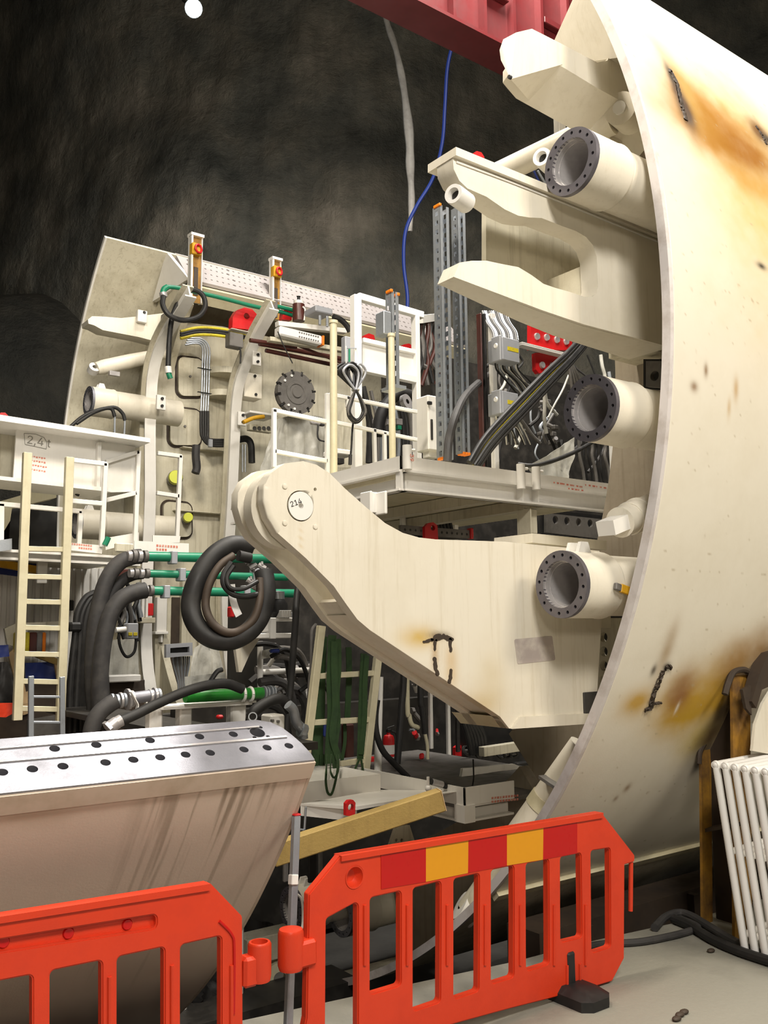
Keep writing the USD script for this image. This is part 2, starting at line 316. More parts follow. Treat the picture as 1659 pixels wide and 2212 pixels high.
single('wall_right', cavern(9, 12, 60, 50, 1.0), rock, 'dark shotcreted rock wall at the right', 'wall', kind='structure', sm=True)
single('wall_front', cavern(12, 15, 60, 50, 1.0), rock, 'rock wall behind the viewer', 'wall', kind='structure', sm=True)
single('wall_left', cavern(15, 18, 60, 50, 1.0), rock, 'unlit rock wall at the left', 'wall', kind='structure', sm=True)
single('ceiling', box(-26, 34, -24, 72, 25.6, 26), rock, 'dark rock vault', 'ceiling', kind='structure')
# things on the rock wall
def walltube(px, D, r, name, m, label, cat_): single(name, tube([PD(x, y, d) for (x, y), d in zip(px, D)], r, 8), m, label, cat_)
sp = [(826, 10), (838, 55), (856, 110), (872, 190), (884, 290), (886, 360), (889, 430), (886, 500)]
def seepage():
    out = []
    for k, (x, y) in enumerate(sp): out.append(PD(x, y, 19.2-.05*k))
    return out
P_ = resample(seepage(), 6)
w_ = np.interp(np.linspace(0, 1, len(P_)), [0, .12, .35, .6, 1], [.03, .07, .07, .10, .05])
v_ = []; f_ = []
for i, p in enumerate(P_):
    for a in np.linspace(0, 2*np.pi, 8, endpoint=False): v_.append(p+RT*math.cos(a)*w_[i]*(1+.12*math.sin(i*.9))+FW*math.sin(a)*.05)
for i in range(len(P_)-1):
    for j in range(8): a, b = i*8+j, i*8+(j+1) % 8; f_ += [[a, b, a+8], [b, b+8, a+8]]
single('seepage_streak', trimesh.Trimesh(np.array(v_), np.array(f_), process=False), seep, 'pale crusted seepage streak running down the dark rock wall', 'streak', sm=True)
walltube([(978, 92), (966, 150), (961, 230), (955, 310), (935, 385), (900, 445), (876, 500), (872, 570), (880, 640), (878, 690)], [17.5]*10, .035, 'hose', blue_hose, 'thin blue hose hanging down the rock wall from the red crane girder', 'hose')
hw = Thing('wall_floodlight', 'small bluish-white floodlight glaring high on the dark rock wall', 'floodlight')
c = PD(418, 18, 18.0); d = norm(EYE+np.array([3, 0, -1.])-c)
hw.add('lamp_glass', lathe([(0, 0), (.0, .15), (.03, .16), (.05, .12), (.06, 0)], c, d, 20), bulb)
hw.add('housing', lathe([(-.14, 0), (-.14, .10), (-.01, .175), (.02, .175), (.02, .165), (-.005, .16), (-.005, 0)], c, d, 20), dark); hw.add('bracket', rod(c-d*.12, c-d*1.6, .03), dark); hw.done()
# a rounded concrete portal collar in the dark on the left
g = trimesh.creation.icosphere(4, 1.0); v = np.array(g.vertices); v = v*(4.6, 3.2, 4.35)+v*(meshkit.fbm(v*2.2, 3, 4)[:, None]-.5)*.25
cc = PD(92, 985, 25); v = v+np.array([cc[0], cc[1], cc[2]])
single('rock_mound', trimesh.Trimesh(v, g.faces, process=False), shaded_rock, 'rounded rock shoulder coloured darker for shade behind the left shield', 'rock', sm=True)

# ================================================================ the shields
def surf(p, R=RS): return p  # noqa
def stain_cols(v, base, spots, seed=0):
    """heat and rust marks: spots are (centre, (reach along x, y, z), colour, strength)"""
    col = np.tile(np.array(base, float), (len(v), 1)); n = meshkit.fbm(v*9, 4, seed); n2 = meshkit.fbm(v*3, 4, seed+5)
    for c, rad, k, s in spots:
        dv = (v-np.asarray(c))/np.array([rad[0], 1.2, rad[2]]); d2 = (dv**2).sum(1)*(.55+.9*n2)
        w = np.clip(s*np.exp(-d2*1.1)*(.6+.8*n), 0, 1)[:, None]; col = col*(1-w)+np.array(k)*w
    return col
def cyl_pt(x, y, R=RS, yc=YC, zc=ZC):
    d = ray(x, y); o = EYE; a = d[1]**2+d[2]**2; b = 2*(d[1]*(o[1]-yc)+d[2]*(o[2]-zc)); c_ = (o[1]-yc)**2+(o[2]-zc)**2-R*R
    k = (-b-math.sqrt(max(b*b-4*a*c_, 0)))/(2*a); return o+d*k
OR, BR, YE, BK = (.50, .25, .05), (.20, .10, .035), (.58, .42, .12), (.045, .035, .028)
def cp(x, y): return cyl_pt(x, y)
spots = [(cp(1610, 320), (.70, .3, .55), (.62, .44, .17), .85), (cp(1645, 440), (.6, .4, .9), (.62, .46, .19), .8), (cp(1560, 285), (.50, .2, .26), (.44, .21, .035), 1.2), (cp(1600, 320), (.45, .2, .20), (.30, .125, .02), 1.2), (cp(1510, 250), (.28, .2, .20), (.36, .17, .03), 1.2), (cp(1475, 190), (.12, .2, .26), (.46, .28, .08), 1.0), (cp(1630, 400), (.3, .2, .10), (.50, .28, .07), .8),
         (cp(1464, 200), (.06, .2, .24), (.16, .09, .05), 1.1), (cp(1482, 240), (.07, .2, .13), (.09, .06, .045), 1.2), (cp(1450, 165), (.03, .2, .10), BK, 1.1), (cp(1640, 285), (.13, .2, .12), BR, 1.1), (cp(1655, 300), (.08, .2, .06), BK, 1.1),
         (cp(1490, 1525), (.36, .2, .20), (.50, .30, .02), 1.3), (cp(1550, 1500), (.30, .2, .24), (.44, .26, .03), 1.2), (cp(1470, 1495), (.13, .2, .13), (.26, .11, .02), 1.1), (cp(1375, 1518), (.13, .2, .08), (.50, .30, .05), 1.1), (cp(1520, 1590), (.24, .2, .14), (.56, .42, .10), 1.0), (cp(1440, 1405), (.06, .15, .18), (.36, .25, .14), .8),
         (cp(1590, 1430), (.20, .2, .16), (.33, .18, .05), 1.0), (cp(1650, 1400), (.2, .2, .2), (.30, .17, .06), .9), (cp(1535, 1590), (.12, .2, .12), (.12, .07, .03), 1.0), (cp(1560, 1540), (.10, .2, .13), (.09, .06, .03), 1.0), (cp(1515, 1640), (.06, .2, .12), BK, 1.0), (cp(1440, 1440), (.035, .1, .025), BK, 1.1), (cp(1412, 1447), (.025, .1, .035), (.10, .08, .06), 1.1),
         (cp(1500, 835), (.035, .1, .03), BR, .9), (cp(1525, 800), (.02, .1, .04), BR, .9), (cp(1590, 840), (.03, .1, .08), (.48, .30, .12), .8), (cp(1575, 880), (.02, .1, .06), (.50, .33, .14), .7), (cp(1645, 575), (.06, .1, .025), BK, 1.1), (cp(1462, 1530), (.012, .1, .035), (.62, .55, .44), 1.3), (cp(1355, 1702), (.03, .1, .03), BR, .8), (cp(1330, 1725), (.02, .1, .02), BR, .8)]
def near_cols(m):
    v = np.asarray(m.vertices); r = np.hypot(v[:, 1]-YC, v[:, 2]-ZC); col = stain_cols(v, CREAM, spots, 2)
    a = np.degrees(np.arctan2(v[:, 2]-ZC, v[:, 1]-YC)) % 360; sp_ = meshkit.fbm(v*30, 3, 11)
    w = np.clip((sp_-.765)*9, 0, .6)[:, None]; col = col*(1-w)+np.array([.38, .31, .2])*w
    inside = r < RS-.02; col[inside] = CREAM; return col
ns = Thing('shield_segment', 'huge curved cream steel shield segment with scorched orange burn marks at the right', 'shield segment')
sh = arc_shell(YC, ZC, RS, .05, 150.0, 227.0, 4.32, 8.0, 560, 260)
ns.add('skin', sh, paint_skin, True, colour=near_cols(sh))
ns.add('rim', arc_shell(YC, ZC, RS+.002, .056, 150.0, 227.0, 4.29, 4.32, 200, 2), rim_mat, label='bare chipped edge of the skin')
a1 = np.radians(150.0); rad = np.array([0, math.cos(a1), math.sin(a1)]); tan = np.array([0, -math.sin(a1), math.cos(a1)])
e0 = np.array([0, YC, ZC])+rad*(RS-.05)
G = [PX(x, y, X) for x, y, X in ((1248, -25, 4.66), (1197, 88, 4.66), (1276, 133, 4.66), (1283, -4, 4.5), (1352, 122, 4.62), (1320, -30, 4.62))]
ns.add('joint_flange', hull(G+[g+np.array([3.3, 0, 0]) for g in G]), paint)
ns.add('bulkhead', arc_shell(YC, ZC, RS-.05, 1.15, 151, 226.8, 5.3, 5.42, 90, 2), paint_shaded)
# burnt weld remains on the skin
def weld(px, wd, out=.010):
    P = resample([cp(x, y) for x, y in px], 10); n = np.array([[0, p[1]-YC, p[2]-ZC] for p in P]); n /= np.linalg.norm(n, axis=1, keepdims=True)
    q = sweep(P, [(-wd/2, 0), (-wd*.3, out*.8), (0, out), (wd*.3, out*.8), (wd/2, 0), (0, -out)], True, n[len(n)//2]); v = np.asarray(q.vertices); v += (meshkit.noise(v*90, 3)[:, None]-.5)*wd*.55; q.vertices = v; return q
ns.add('weld_scar', weld([(1432, 1448), (1422, 1475), (1412, 1500), (1405, 1530)], .05), rust_dark, 60, label='burnt weld stub between two yellow scorch marks')
ns.add('weld_scar', weld([(1392, 1534), (1400, 1530), (1405, 1527)], .03), rust_dark, 60)
ns.add('weld_scar', weld([(1412, 1520), (1420, 1518), (1428, 1519)], .02), rust_dark, 60)
ns.add('weld_scar', weld([(1446, 150), (1462, 180), (1472, 222), (1482, 258)], .045, .006), rust_dark, 60, label='charred torch cut at the top of the skin')
ns.add('weld_scar', weld([(1437, 1444), (1443, 1440), (1449, 1443)], .035), rust_dark, 60)
ns.add('weld_scar', weld([(1632, 272), (1645, 290), (1656, 312)], .03, .006), rust_dark, 60)
ns.done()
bs = Thing('bottom_shield_segment', 'cream bottom shield segment curving under the machine behind the barrier', 'shield segment')
bs.add('skin', arc_shell(YC, ZC, RS, .05, 227.3, 256, 4.32, 8.0, 120, 20), paint_old)
bs.add('rim', arc_shell(YC, ZC, RS+.002, .056, 227.3, 256, 4.29, 4.32, 120, 2), rim_mat)
bs.add('seam_bar', arc_shell(YC, ZC, RS+.03, .06, 226.7, 227.4, 4.34, 8, 3, 2), beige_tube)
bs.add('bulkhead', arc_shell(YC, ZC, RS-.05, .9, 228, 256, 5.3, 5.42, 90, 2), paint_shaded); bs.done()

# ---- the far half
fs = Thing('far_shield_segment', 'tall cream shield segment at the far left with a perforated top joint', 'shield segment')
pa = PX(225, 505, 4.3); AF = math.degrees(math.atan2(pa[2]-ZF, pa[1]-YF))
fs.add('skin', arc_shell(YF, ZF, RS, .05, -75, AF, 4.32, 10.6, 160, 12), paint_old)
fs.add('rim', arc_shell(YF, ZF, RS+.003, .058, -75, AF, 4.29, 4.32, 120, 2), white)
a1 = np.radians(AF); rad = np.array([0, math.cos(a1), math.sin(a1)]); tan = np.array([0, -math.sin(a1), math.cos(a1)])
O = np.array([0, YF, ZF])+rad*(RS-.72)
fl = sbox(5.35, 0, 10.6, .74)
hol = []
for i in range(56):
    for j, vv in enumerate((.14, .30, .46, .60)):
        hol.append(Point(5.47+i*.092+(j % 2)*.046, vv).buffer(.017 if i % 7 else .027, quad_segs=2))
fl = fl.difference(shapely.union_all(hol))
fs.add('joint_flange', prism(fl, O, (1, 0, 0), rad, -tan*.05), joint_primer, label='machined joint flange with rows of bolt holes')
fs.add('flange_backing', prism(sbox(5.35, 0, 10.6, .72), O-tan*.2, (1, 0, 0), rad, -tan*.03), dark)
G = [O+rad*.70+np.array([5.2, 0, 0]), O+rad*.0+np.array([5.34, 0, 0]), O+rad*.55-tan*.75+np.array([5.2, 0, 0])]
fs.add('gusset', hull(G+[g+np.array([.06, 0, 0]) for g in G]), white)
fs.add('stringer', hull([O+np.array([x, 0, 0])-tan*a+rad*b for x in (5.35, 10.6) for a, b in ((.06, 0), (.32, 0), (.06, -.06), (.32, -.06))]), beige_tube)
fs.add('bulkhead', arc_shell(YF, ZF, RS-.05, 1.0, -70, AF-3, 5.3, 5.4, 90, 2), paint_old)
fs.done()

# ---- the lower left segment with the drilled joint
TJ = np.radians(-149.6); rad = np.array([0, math.cos(TJ), math.sin(TJ)]); inw = -rad; tup = np.array([0, math.sin(TJ), -math.cos(TJ)]); tup = -np.cross([1, 0, 0], rad); tup = tup if tup[2] > 0 else -tup
J0 = np.array([0, YC, ZC])+rad*RS
def onJ(x, y): d = ray(x, y); k = ((J0-EYE) @ tup)/(d @ tup); p = EYE+d*k; return (p[0], (p-J0) @ inw)
ls = Thing('front_shield_segment', 'cream shield segment with a bright drilled joint plate at the lower left', 'shield segment')
holes = [(118, 1617), (208, 1609), (324, 1599), (431, 1591), (504, 1586), (5, 1668), (70, 1661), (136, 1655), (228, 1647), (288, 1641), (346, 1636), (401, 1630), (454, 1626), (527, 1619), (577, 1615), (624, 1611)]
g = Polygon([(-1.6, .003), onJ(680, 1641), onJ(672, 1628), onJ(652, 1606), onJ(630, 1587), onJ(610, 1572), onJ(585, 1560), onJ(555, 1555), (-1.6, .335)]).buffer(0)
hp = [Point(*onJ(*h)).buffer(.0215, quad_segs=5) for h in holes]+[Point(*onJ(556, 1582)).buffer(.037, quad_segs=7)]+[Point(*onJ(x, y)).buffer(.010, quad_segs=3) for x, y in ((536, 1573), (563, 1571), (579, 1591), (550, 1593))]
for k in range(9): hp += [Point(onJ(5, 1668)[0]-.1*(k+1), .155).buffer(.0215, quad_segs=5)]
g = g.difference(shapely.union_all(hp))
ls.add('joint_plate', prism(g, J0+tup*.0, (1, 0, 0), inw, -tup*.09), steel, label='bright machined joint plate drilled with bolt holes')
ls.add('plate_backing', prism(sbox(-1.6, .06, 2.2, .3), J0-tup*.1, (1, 0, 0), inw, -tup*.05), dark)
for (x0, y0, x1, y1, wd) in ((0, 1647, 620, 1594, .012), (0, 1625, 560, 1572, .008)):
    (ua, va), (ub, vb) = onJ(x0, y0), onJ(x1, y1)
    ls.add('machining_step', hull([J0+tup*h+np.array([u, 0, 0])+inw*(v+w) for u, v in ((-1.6, va), (ub, vb)) for h in (0, .006) for w in (0, wd)]), chrome)
na, nx = 90, 900
sk = arc_shell(YC, ZC, RS, .06, 211.2, 262, -1.6, 2.37, na, nx)
v = np.asarray(sk.vertices); ang = np.degrees(np.arctan2(v[:, 2]-ZC, v[:, 1]-YC)) % 360
LB = np.array([.62, .52, .435]); col = np.tile(LB, (len(v), 1)); down = ang-210.4
slant = v[:, 0]+.002*down                                    # runs lean with the skin
st = meshkit.fbm(np.c_[slant*40, down*.10, np.zeros(len(v))], 4, 21); zone = np.clip(1-np.abs(slant-1.93)/.42, 0, 1)**.6
ln = np.clip(2.5+16*meshkit.noise(np.c_[slant*34, np.zeros(len(v)), np.zeros(len(v))], 31), 3, 19); fade = np.clip(1-down/ln, 0, 1)**.5
w = np.clip((st-.50)*7, 0, 1)*zone*fade*.8
w2 = np.clip((meshkit.fbm(v*np.array([2.5, 6, 6]), 4, 8)-.55)*3, 0, .5)*np.clip(1-down/5, 0, 1)
for ww, k in ((w, (.13, .095, .05)), (w2, (.32, .24, .14))): col = col*(1-ww[:, None])+np.array(k)*ww[:, None]
dk = np.exp(-((v[:, 0]-1.55)/.12)**2-((down-31)/2.5)**2)[:, None]*.85; col = col*(1-dk)+np.array([.1, .07, .05])*dk
skin2 = mat('rose_cream_skin', tuple(LB), .5, 0, (.40, .31, .24), .22, 1.5, 0, .06, 90, attr=True)
edge_m = mat('rose_cream_edge', (.50, .41, .33), .5, 0, (.26, .19, .11), .7, 3)
ls.add('skin', sk, skin2, True, colour=col)
ls.add('rim', arc_shell(YC, ZC, RS+.002, .062, 210.6, 262, 2.362, 2.378, 90, 2), edge_m)
ls.add('edge_bead', arc_shell(YC, ZC, RS+.012, .05, 210.5, 211.5, -1.6, 2.372, 4, 2), edge_m)
ls.done()
# ================================================================ arms, brackets and cylinders on the near half
def heat_cols(m, spots, base=CREAM): return stain_cols(np.asarray(m.vertices), base, spots, 4)
def finer(m, e): v, f = trimesh.remesh.subdivide_to_size(m.vertices, m.faces, e, max_iter=14); return trimesh.Trimesh(v, f, process=False)
AY = 3.9
ARM = [(655, 996), (684, 1004), (712, 1022), (745, 1055), (790, 1095), (832, 1130), (870, 1151), (905, 1161), (940, 1165), (1090, 1170), (1295, 1190), (1300, 1330), (1286, 1562), (1100, 1574), (1080, 1548), (800, 1362), (772, 1338), (750, 1308), (720, 1265), (660, 1205), (600, 1152), (580, 1118), (570, 1082), (571, 1050), (585, 1022), (615, 1001)]
arm = Thing('lifting_boom', 'massive cream steel arm with a round pinned end reaching across the middle', 'steel arm')
ap = lambda x, y: PY(x, y, AY)
fp = finer(plateY(ARM, AY, .07, [Point(*ap(649, 1093)[[0, 2]]).buffer(.078), Point(*ap(681, 1057)[[0, 2]]).buffer(.009)]), .045)
hs = [(ap(905, 1375), (.13, .2, .06), (.58, .40, .12), .9), (ap(950, 1372), (.07, .2, .02), (.12, .08, .05), 1.0), (ap(975, 1440), (.05, .2, .12), (.55, .36, .14), .7), (ap(940, 1420), (.025, .2, .10), (.42, .26, .10), .7),
      (ap(1040, 1520), (.16, .2, .07), (.50, .36, .16), .55), (ap(1060, 1480), (.12, .2, .2), (.58, .47, .27), .5), (ap(650, 1180), (.006, .2, .14), (.60, .48, .30), .7)]
arm.add('front_plate', fp, paint_arm, False, colour=heat_cols(fp, hs))
arm.add('back_plate', plateY([(x, y) for x, y in [(p[0], p[1]) for p in ARM]], AY, .07), paint)
arm.parts[-1][1].apply_translation([0, .27, 0])
low = [(600, 1152), (660, 1205), (720, 1265), (750, 1308), (772, 1338), (800, 1362), (1080, 1548), (1100, 1574)]
lp = np.array([ap(*p) for p in low]); lp = resample(lp, 4)
arm.add('bottom_plate', sweep([p+np.array([.012, .17, .03]) for p in lp[12:]], [(-.012, -.10), (.012, -.10), (.012, .10), (-.012, .10)], True, (0, 1, 0)), paint)
c = ap(640, 1094); arm.add('inner_disc', lathe([(.09, 0), (.09, .205), (.17, .205), (.17, 0)], c, (0, 1, 0), 40), paint)
arm.add('spacer', lathe([(.06, 0), (.06, .12), (.28, .12), (.28, 0)], c, (0, 1, 0), 28), white)
arm.add('web', box(*[float(q) for q in (ap(930, 1300)[0], ap(1290, 1300)[0]+.2)], AY+.06, AY+.27, ap(1000, 1360)[2], ap(1000, 1200)[2]), paint_old)
c = ap(649, 1093)
pin = arm.add('pin_cap', lathe([(.02, 0), (.002, .0725), (-.006, .0725), (-.006, .014), (.05, .013), (.05, 0)], c, (0, 1, 0), 36), white, label='round pin cap with a drilled centre and marker scrawl')
arm.add('pin_seat', lathe([(.008, .0785), (.03, .0785), (.03, .064), (.008, .064)], c, (0, 1, 0), 36), beige_tube)
arm.add('marker_writing', text('214', ap(627, 1096)+np.array([0, -.0065, 0]), norm([.93, 0, .36]), norm([-.36, 0, .93]), .027, .001), black_ink, False, under=pin)
for x, y in ((615, 1051), (615, 1130), (681, 1138)): arm.add('bolt_plug', lathe([(-.008, 0), (-.006, .012), (0, .016), (.01, .016)], ap(x, y), (0, 1, 0), 14), paint)
arm.add('bottom_lip', hull([ap(x, y)+np.array([0, d, 0]) for x, y in ((1102, 1574), (1286, 1562), (1120, 1548), (1284, 1540)) for d in (-.02, .3)]), paint)
arm.add('foot_block', hull([ap(x, y)+np.array([0, d, 0]) for x, y in ((1080, 1548), (1100, 1574), (1130, 1560)) for d in (.02, .42)]), beige_tube)
arm.add('paint_patch', prism(polyY([(1114, 1385), (1190, 1378), (1196, 1422), (1120, 1430)], AY).buffer(.012), (0, AY-.002, 0), (1, 0, 0), (0, 0, 1), (0, .003, 0)), patch_mat, label='greyish touched-up paint patch')
from shapely.geometry import LineString
def scar(px, wd, Y, seed):
    L = LineString([tuple(PY(x, y, Y)[[0, 2]]) for x, y in px]).segmentize(.008).buffer(wd, quad_segs=2).segmentize(.007); c_ = np.array(L.exterior.coords)
    n = meshkit.noise(np.c_[c_*75, np.full(len(c_), seed)], seed)-.5; ctr = np.array(L.centroid.coords[0]); d_ = np.roll(c_, -1, 0)-np.roll(c_, 1, 0); nn = np.c_[d_[:, 1], -d_[:, 0]]; nn /= np.maximum(np.linalg.norm(nn, axis=1, keepdims=True), 1e-9)
    return prism(Polygon(c_+nn*n[:, None]*wd*1.3).buffer(0), (0, Y-.005, 0), (1, 0, 0), (0, 0, 1), (0, .008, 0))
for k, (seg, wd) in enumerate((([(934, 1382), (950, 1374), (974, 1380)], .013), ([(915, 1386), (934, 1382)], .006), ([(941, 1384), (939, 1402)], .009), ([(971, 1382), (973, 1404)], .010), ([(938, 1424), (941, 1446), (945, 1458)], .009), ([(973, 1448), (971, 1472)], .010))):
    arm.add('weld_scar', scar(seg, wd, AY, k+3), rust_dark, False, label='burnt weld remains of a removed lug')
arm.done()
mf = Thing('arm_mounting_flange', 'cream flange with a column of bolt holes at the root of the big arm', 'flange')
hx = [PX(1303+k*.4, 1345+k*31, 5.0) for k in range(6)]
mf.add('plate', plateX([(1290, 1335), (1335, 1335), (1335, 1540), (1290, 1540)], 5.0, .05, [Point(p[1], p[2]).buffer(.034) for p in hx]), paint_old)
mf.add('backing', plateX([(1285, 1330), (1345, 1330), (1345, 1560), (1285, 1560)], 5.12, .05), dark)
kk = mf.add('sling_slot', boxY(1262, 1496, 1302, 1538, AY-.012, .02, .004), dark, label='dark rounded lifting slot in the arm foot'); mf.done()
pad = Thing('arm_pad_plate', 'flat cream plate lying on top of the big arm root', 'plate')
pad.add('plate', hull([PY(x, y, 4.1)+np.array([0, d, 0]) for x, y in ((1150, 1152), (1310, 1168), (1150, 1172), (1310, 1188)) for d in (0, .35)]), paint); pad.done()

B = Thing('upper_bracket', 'forked cream bracket plate with a rounded slot above the middle', 'bracket')
BY = 3.55
OUT = [(978, 336), (1420, 517), (1449, 535), (1449, 750), (1262, 701), (1171, 670), (996, 604), (980, 598), (993, 567), (1020, 563), (1051, 563), (1083, 570), (1120, 577), (1148, 594), (1174, 613), (1200, 622), (1229, 630), (1262, 641), (1280, 641), (1289, 634), (1292, 618), (1289, 555), (1281, 530), (1266, 512), (1244, 499), (1216, 489), (1170, 471), (1145, 470), (1120, 466), (1090, 452), (1051, 425), (1010, 407), (992, 390), (980, 365)]
B.add('fork_plate', plateY(OUT, BY, .135), paint)
B.add('back_plate', plateY([(1050, 428), (1100, 440), (1440, 585), (1440, 740), (1050, 640)], BY+.42, .04), paint_old)
B.add('top_flange', hull([PY(x, y, BY)+np.array([0, d, 0]) for x, y in ((977, 322), (977, 340), (1440, 510), (1440, 524)) for d in (-.03, .21)]), paint)
B.add('base_block', box(PY(1425, 520, BY)[0], 5.29, BY+.15, BY+.46, PY(1440, 740, BY)[2], PY(1440, 520, BY)[2]), paint_old)
B.add('slot_closing_plate', hull([PY(x, y, BY)+np.array([0, d, 0]) for x, y in ((1292, 560), (1292, 636), (1300, 560), (1300, 636)) for d in (.14, .44)]), paint_old)
B.add('bottom_flange', hull([PY(x, y, BY)+np.array([0, d, z]) for x, y, dd in ((998, 604, .14), (1171, 671, .21), (1262, 702, .25), (1449, 750, .34)) for d in (.02, dd) for z in (0, .03)]), paint); B.add('edge_weld', tube([PY(x, y, BY-.004) for x, y in ((986, 350), (1150, 412), (1420, 522))], .006, 6), white)
B.done()
B = Thing('top_bracket', 'thick cream bracket arm under the red crane girder at the top', 'bracket')
TY = 3.62
TOP = [(1149, 62), (1220, 98), (1290, 135), (1312, 131), (1318, 117), (1332, 108), (1345, 122), (1372, 150), (1420, 290), (1390, 245), (1290, 190), (1178, 122), (1160, 100), (1149, 86)]
NB = np.array([0, .26, -.15])
B.add('arm_plate', prism(polyY(TOP, TY).buffer(0), (0, TY, 0), (1, 0, 0), (0, 0, 1), NB), paint)
f_ = [PY(x, y, TY-.006) for x, y in ((1115, 70), (1149, 62), (1149, 87), (1178, 122))]; g_ = [PX(x, y, PY(1100, 100, TY)[0]+.02) for x, y in ((1087, 85), (1079, 108), (1082, 130), (1103, 171))]
B.add('arm_tip', hull(f_+g_+[PY(1200, 136, TY)+NB*.9, PY(1215, 97, TY-.006), PY(1215, 139, TY-.006)]), paint)
B.add('tip_bolt', rod(PX(1104, 168, PY(1100, 100, TY)[0]), PX(1104, 168, PY(1100, 100, TY)[0])+np.array([-.02, 0, 0]), .012, 8), rubber)
B.done()
hb = PX(1280, 222, 5.0)
for k, (x, y) in enumerate(((1278, 222), (1300, 213), (1281, 240))):
    pass
dp = Thing('drilled_plate', 'cream plate with three dark bolt holes under the top bracket', 'plate')
dp.add('plate', plateX([(1230, 200), (1330, 190), (1345, 250), (1240, 262)], 5.0, .04, [Point(*PX(x, y, 5.0)[1:]).buffer(.033) for x, y in ((1280, 222), (1301, 213), (1282, 241))]), paint_old)
dp.add('backing', plateX([(1225, 195), (1340, 185), (1350, 255), (1235, 268)], 5.1, .03), dark); dp.done()

def thrust(name, x, y, D, x_end, label, rr=.195, group=None, tilt=0, big=True, lug=True):
    c = PD(x, y, D); t = Thing(name, label, 'hydraulic cylinder', group); ax = np.array([1.0, 0, 0])
    ann = Point(0, 0).buffer(rr, quad_segs=12).difference(Point(0, 0).buffer(rr*.70, quad_segs=10))
    ann = ann.difference(shapely.union_all([Point(rr*.86*math.cos(a), rr*.86*math.sin(a)).buffer(rr*.052, quad_segs=3) for a in np.linspace(.12, 2*np.pi+.12, 16, endpoint=False)]))
    t.add('flange', prism(ann, c, (0, 1, 0), (0, 0, 1), (.03, 0, 0)), steel_dark if big else steel, label='dark machined end flange with a circle of bolt holes')
    t.add('bolt_hole_backing', lathe([(.027, rr*.76), (.027, rr*.97)], c, ax, 32), dark)
    t.add('bore', lathe([(.0, rr*.70), (.02, rr*.70), (.02, rr*.67), (.05, rr*.66), (.05, rr*.645), (.24, rr*.62), (.33, rr*.42), (.36, 0)], c, ax, 36), chrome, label='polished bore')
    L = x_end-c[0]
    t.add('sleeve', lathe([(.022, rr*.985), (.03, rr*.998), (.30, rr*1.0), (.32, rr*1.025), (.335, rr*1.0), (.345, rr*.93), (L, rr*.93)], c, ax, 40), paint)
    if lug:
        for s in (-.04, .04): t.add('lifting_lug', hull([c+np.array([a, s+b, z]) for a, z in ((.10, rr*.9), (.22, rr*.9), (.13, rr*1.28), (.19, rr*1.28)) for b in (-.012, .012)]), white)
    return t
thrust('thrust_cylinder', 1231, 349, 5.3, 5.3, 'thrust cylinder with a dark drilled flange above the forked bracket', lug=False).done()
thrust('thrust_cylinder', 1273, 881, 5.3, 5.3, 'thrust cylinder with a dark drilled flange beside the diagonal hoses', lug=False).done()
t = thrust('thrust_cylinder', 1211, 1262, 5.3, 5.3, 'thrust cylinder with twin lugs in front of the big arm'); t.done()
strap = Thing('cable_clip', 'orange strap end hanging from the lowest thrust cylinder', 'strap')
p, q = PY(1340, 1270, 3.42), PY(1378, 1284, 3.42); strap.add('strap', bar(p, q, .02, .05), yellow); strap.add('buckle', bar(p-(q-p)*.3, p, .024, .04), grime); strap.done()
def clevis_cyl(name, e, tail, r, label, eye='tongue', m=paint):
    """a hydraulic jack from its eye end e to its tail"""
    e, tail = np.asarray(e), np.asarray(tail); d = norm(tail-e); L = np.linalg.norm(tail-e); t = Thing(name, label, 'hydraulic jack')
    s = norm(np.cross(d, (0, 0, 1))); u = np.cross(s, d)
    t.add('barrel', lathe([(r*2.6, 0), (r*2.6, r*.95), (r*2.7, r), (r*3.6, r), (r*3.65, r*1.06), (r*3.9, r*1.06), (r*3.95, r*.96), (L, r*.96), (L, 0)], e, d, 28), m)
    if eye == 'tongue':
        t.add('tongue', hull([e+d*a+s*b*r+u*c_*r for a, b, c_ in ((-.02, .55, .42), (-.02, .55, -.42), (-.02, -.55, .42), (-.02, -.55, -.42), (r*2.2, .6, .42), (r*2.2, .6, -.42), (r*2.2, -.6, .42), (r*2.2, -.6, -.42))]), white); t.add('end_cap', rod(e+d*r*1.5, e+d*r*2.7, r*.9, 24), m)
    elif eye == 'fork':
        for k in (-1, 1): t.add('clevis_plate', hull([e+d*a+s*(b*r)+u*(k*.5*r+w) for a, b in ((0, -.35), (0, .35), (r*.4, -.6), (r*.4, .6), (r*2.7, -.6), (r*2.7, .6)) for w in (-r*.2, r*.2)]), m)
        t.add('neck', rod(e+d*r*1.6, e+d*r*2.7, r*.7), m)
    else:
        t.add('eye', lathe([(-r*.45, r*.5), (-r*.45, r*.95), (r*.45, r*.95), (r*.45, r*.5), (-r*.45, r*.5)], e, s, 24), m); t.add('neck', rod(e+d*r*.8, e+d*r*2.7, r*.55), m)
    return t.done()
clevis_cyl('jack', PD(1312, 1140, 5.2), PD(1470, 1075, 5.9), .10, 'short cream jack with a forked end above the lowest thrust cylinder')
t = Thing('long_jack', 'long cream jack slanting up to an eye behind the top thrust cylinder', 'hydraulic jack')
p, q = PD(1030, 398, 6.9), PD(1352, 245, 6.2); d = norm(q-p)
t.add('barrel', rod(p, p+(q-p)*.72, .085, 20), paint); t.add('rod_end', rod(p+(q-p)*.71, q-d*.1, .098, 20), paint); t.add('eye', lathe([(-.1, .045), (-.1, .11), (.1, .11), (.1, .045)], q, norm(np.cross(d, UP)), 24), paint)
t.add('eye_pin', rod(q+np.cross(d, UP)*.12, q-np.cross(d, UP)*.12, .045), white); t.done()
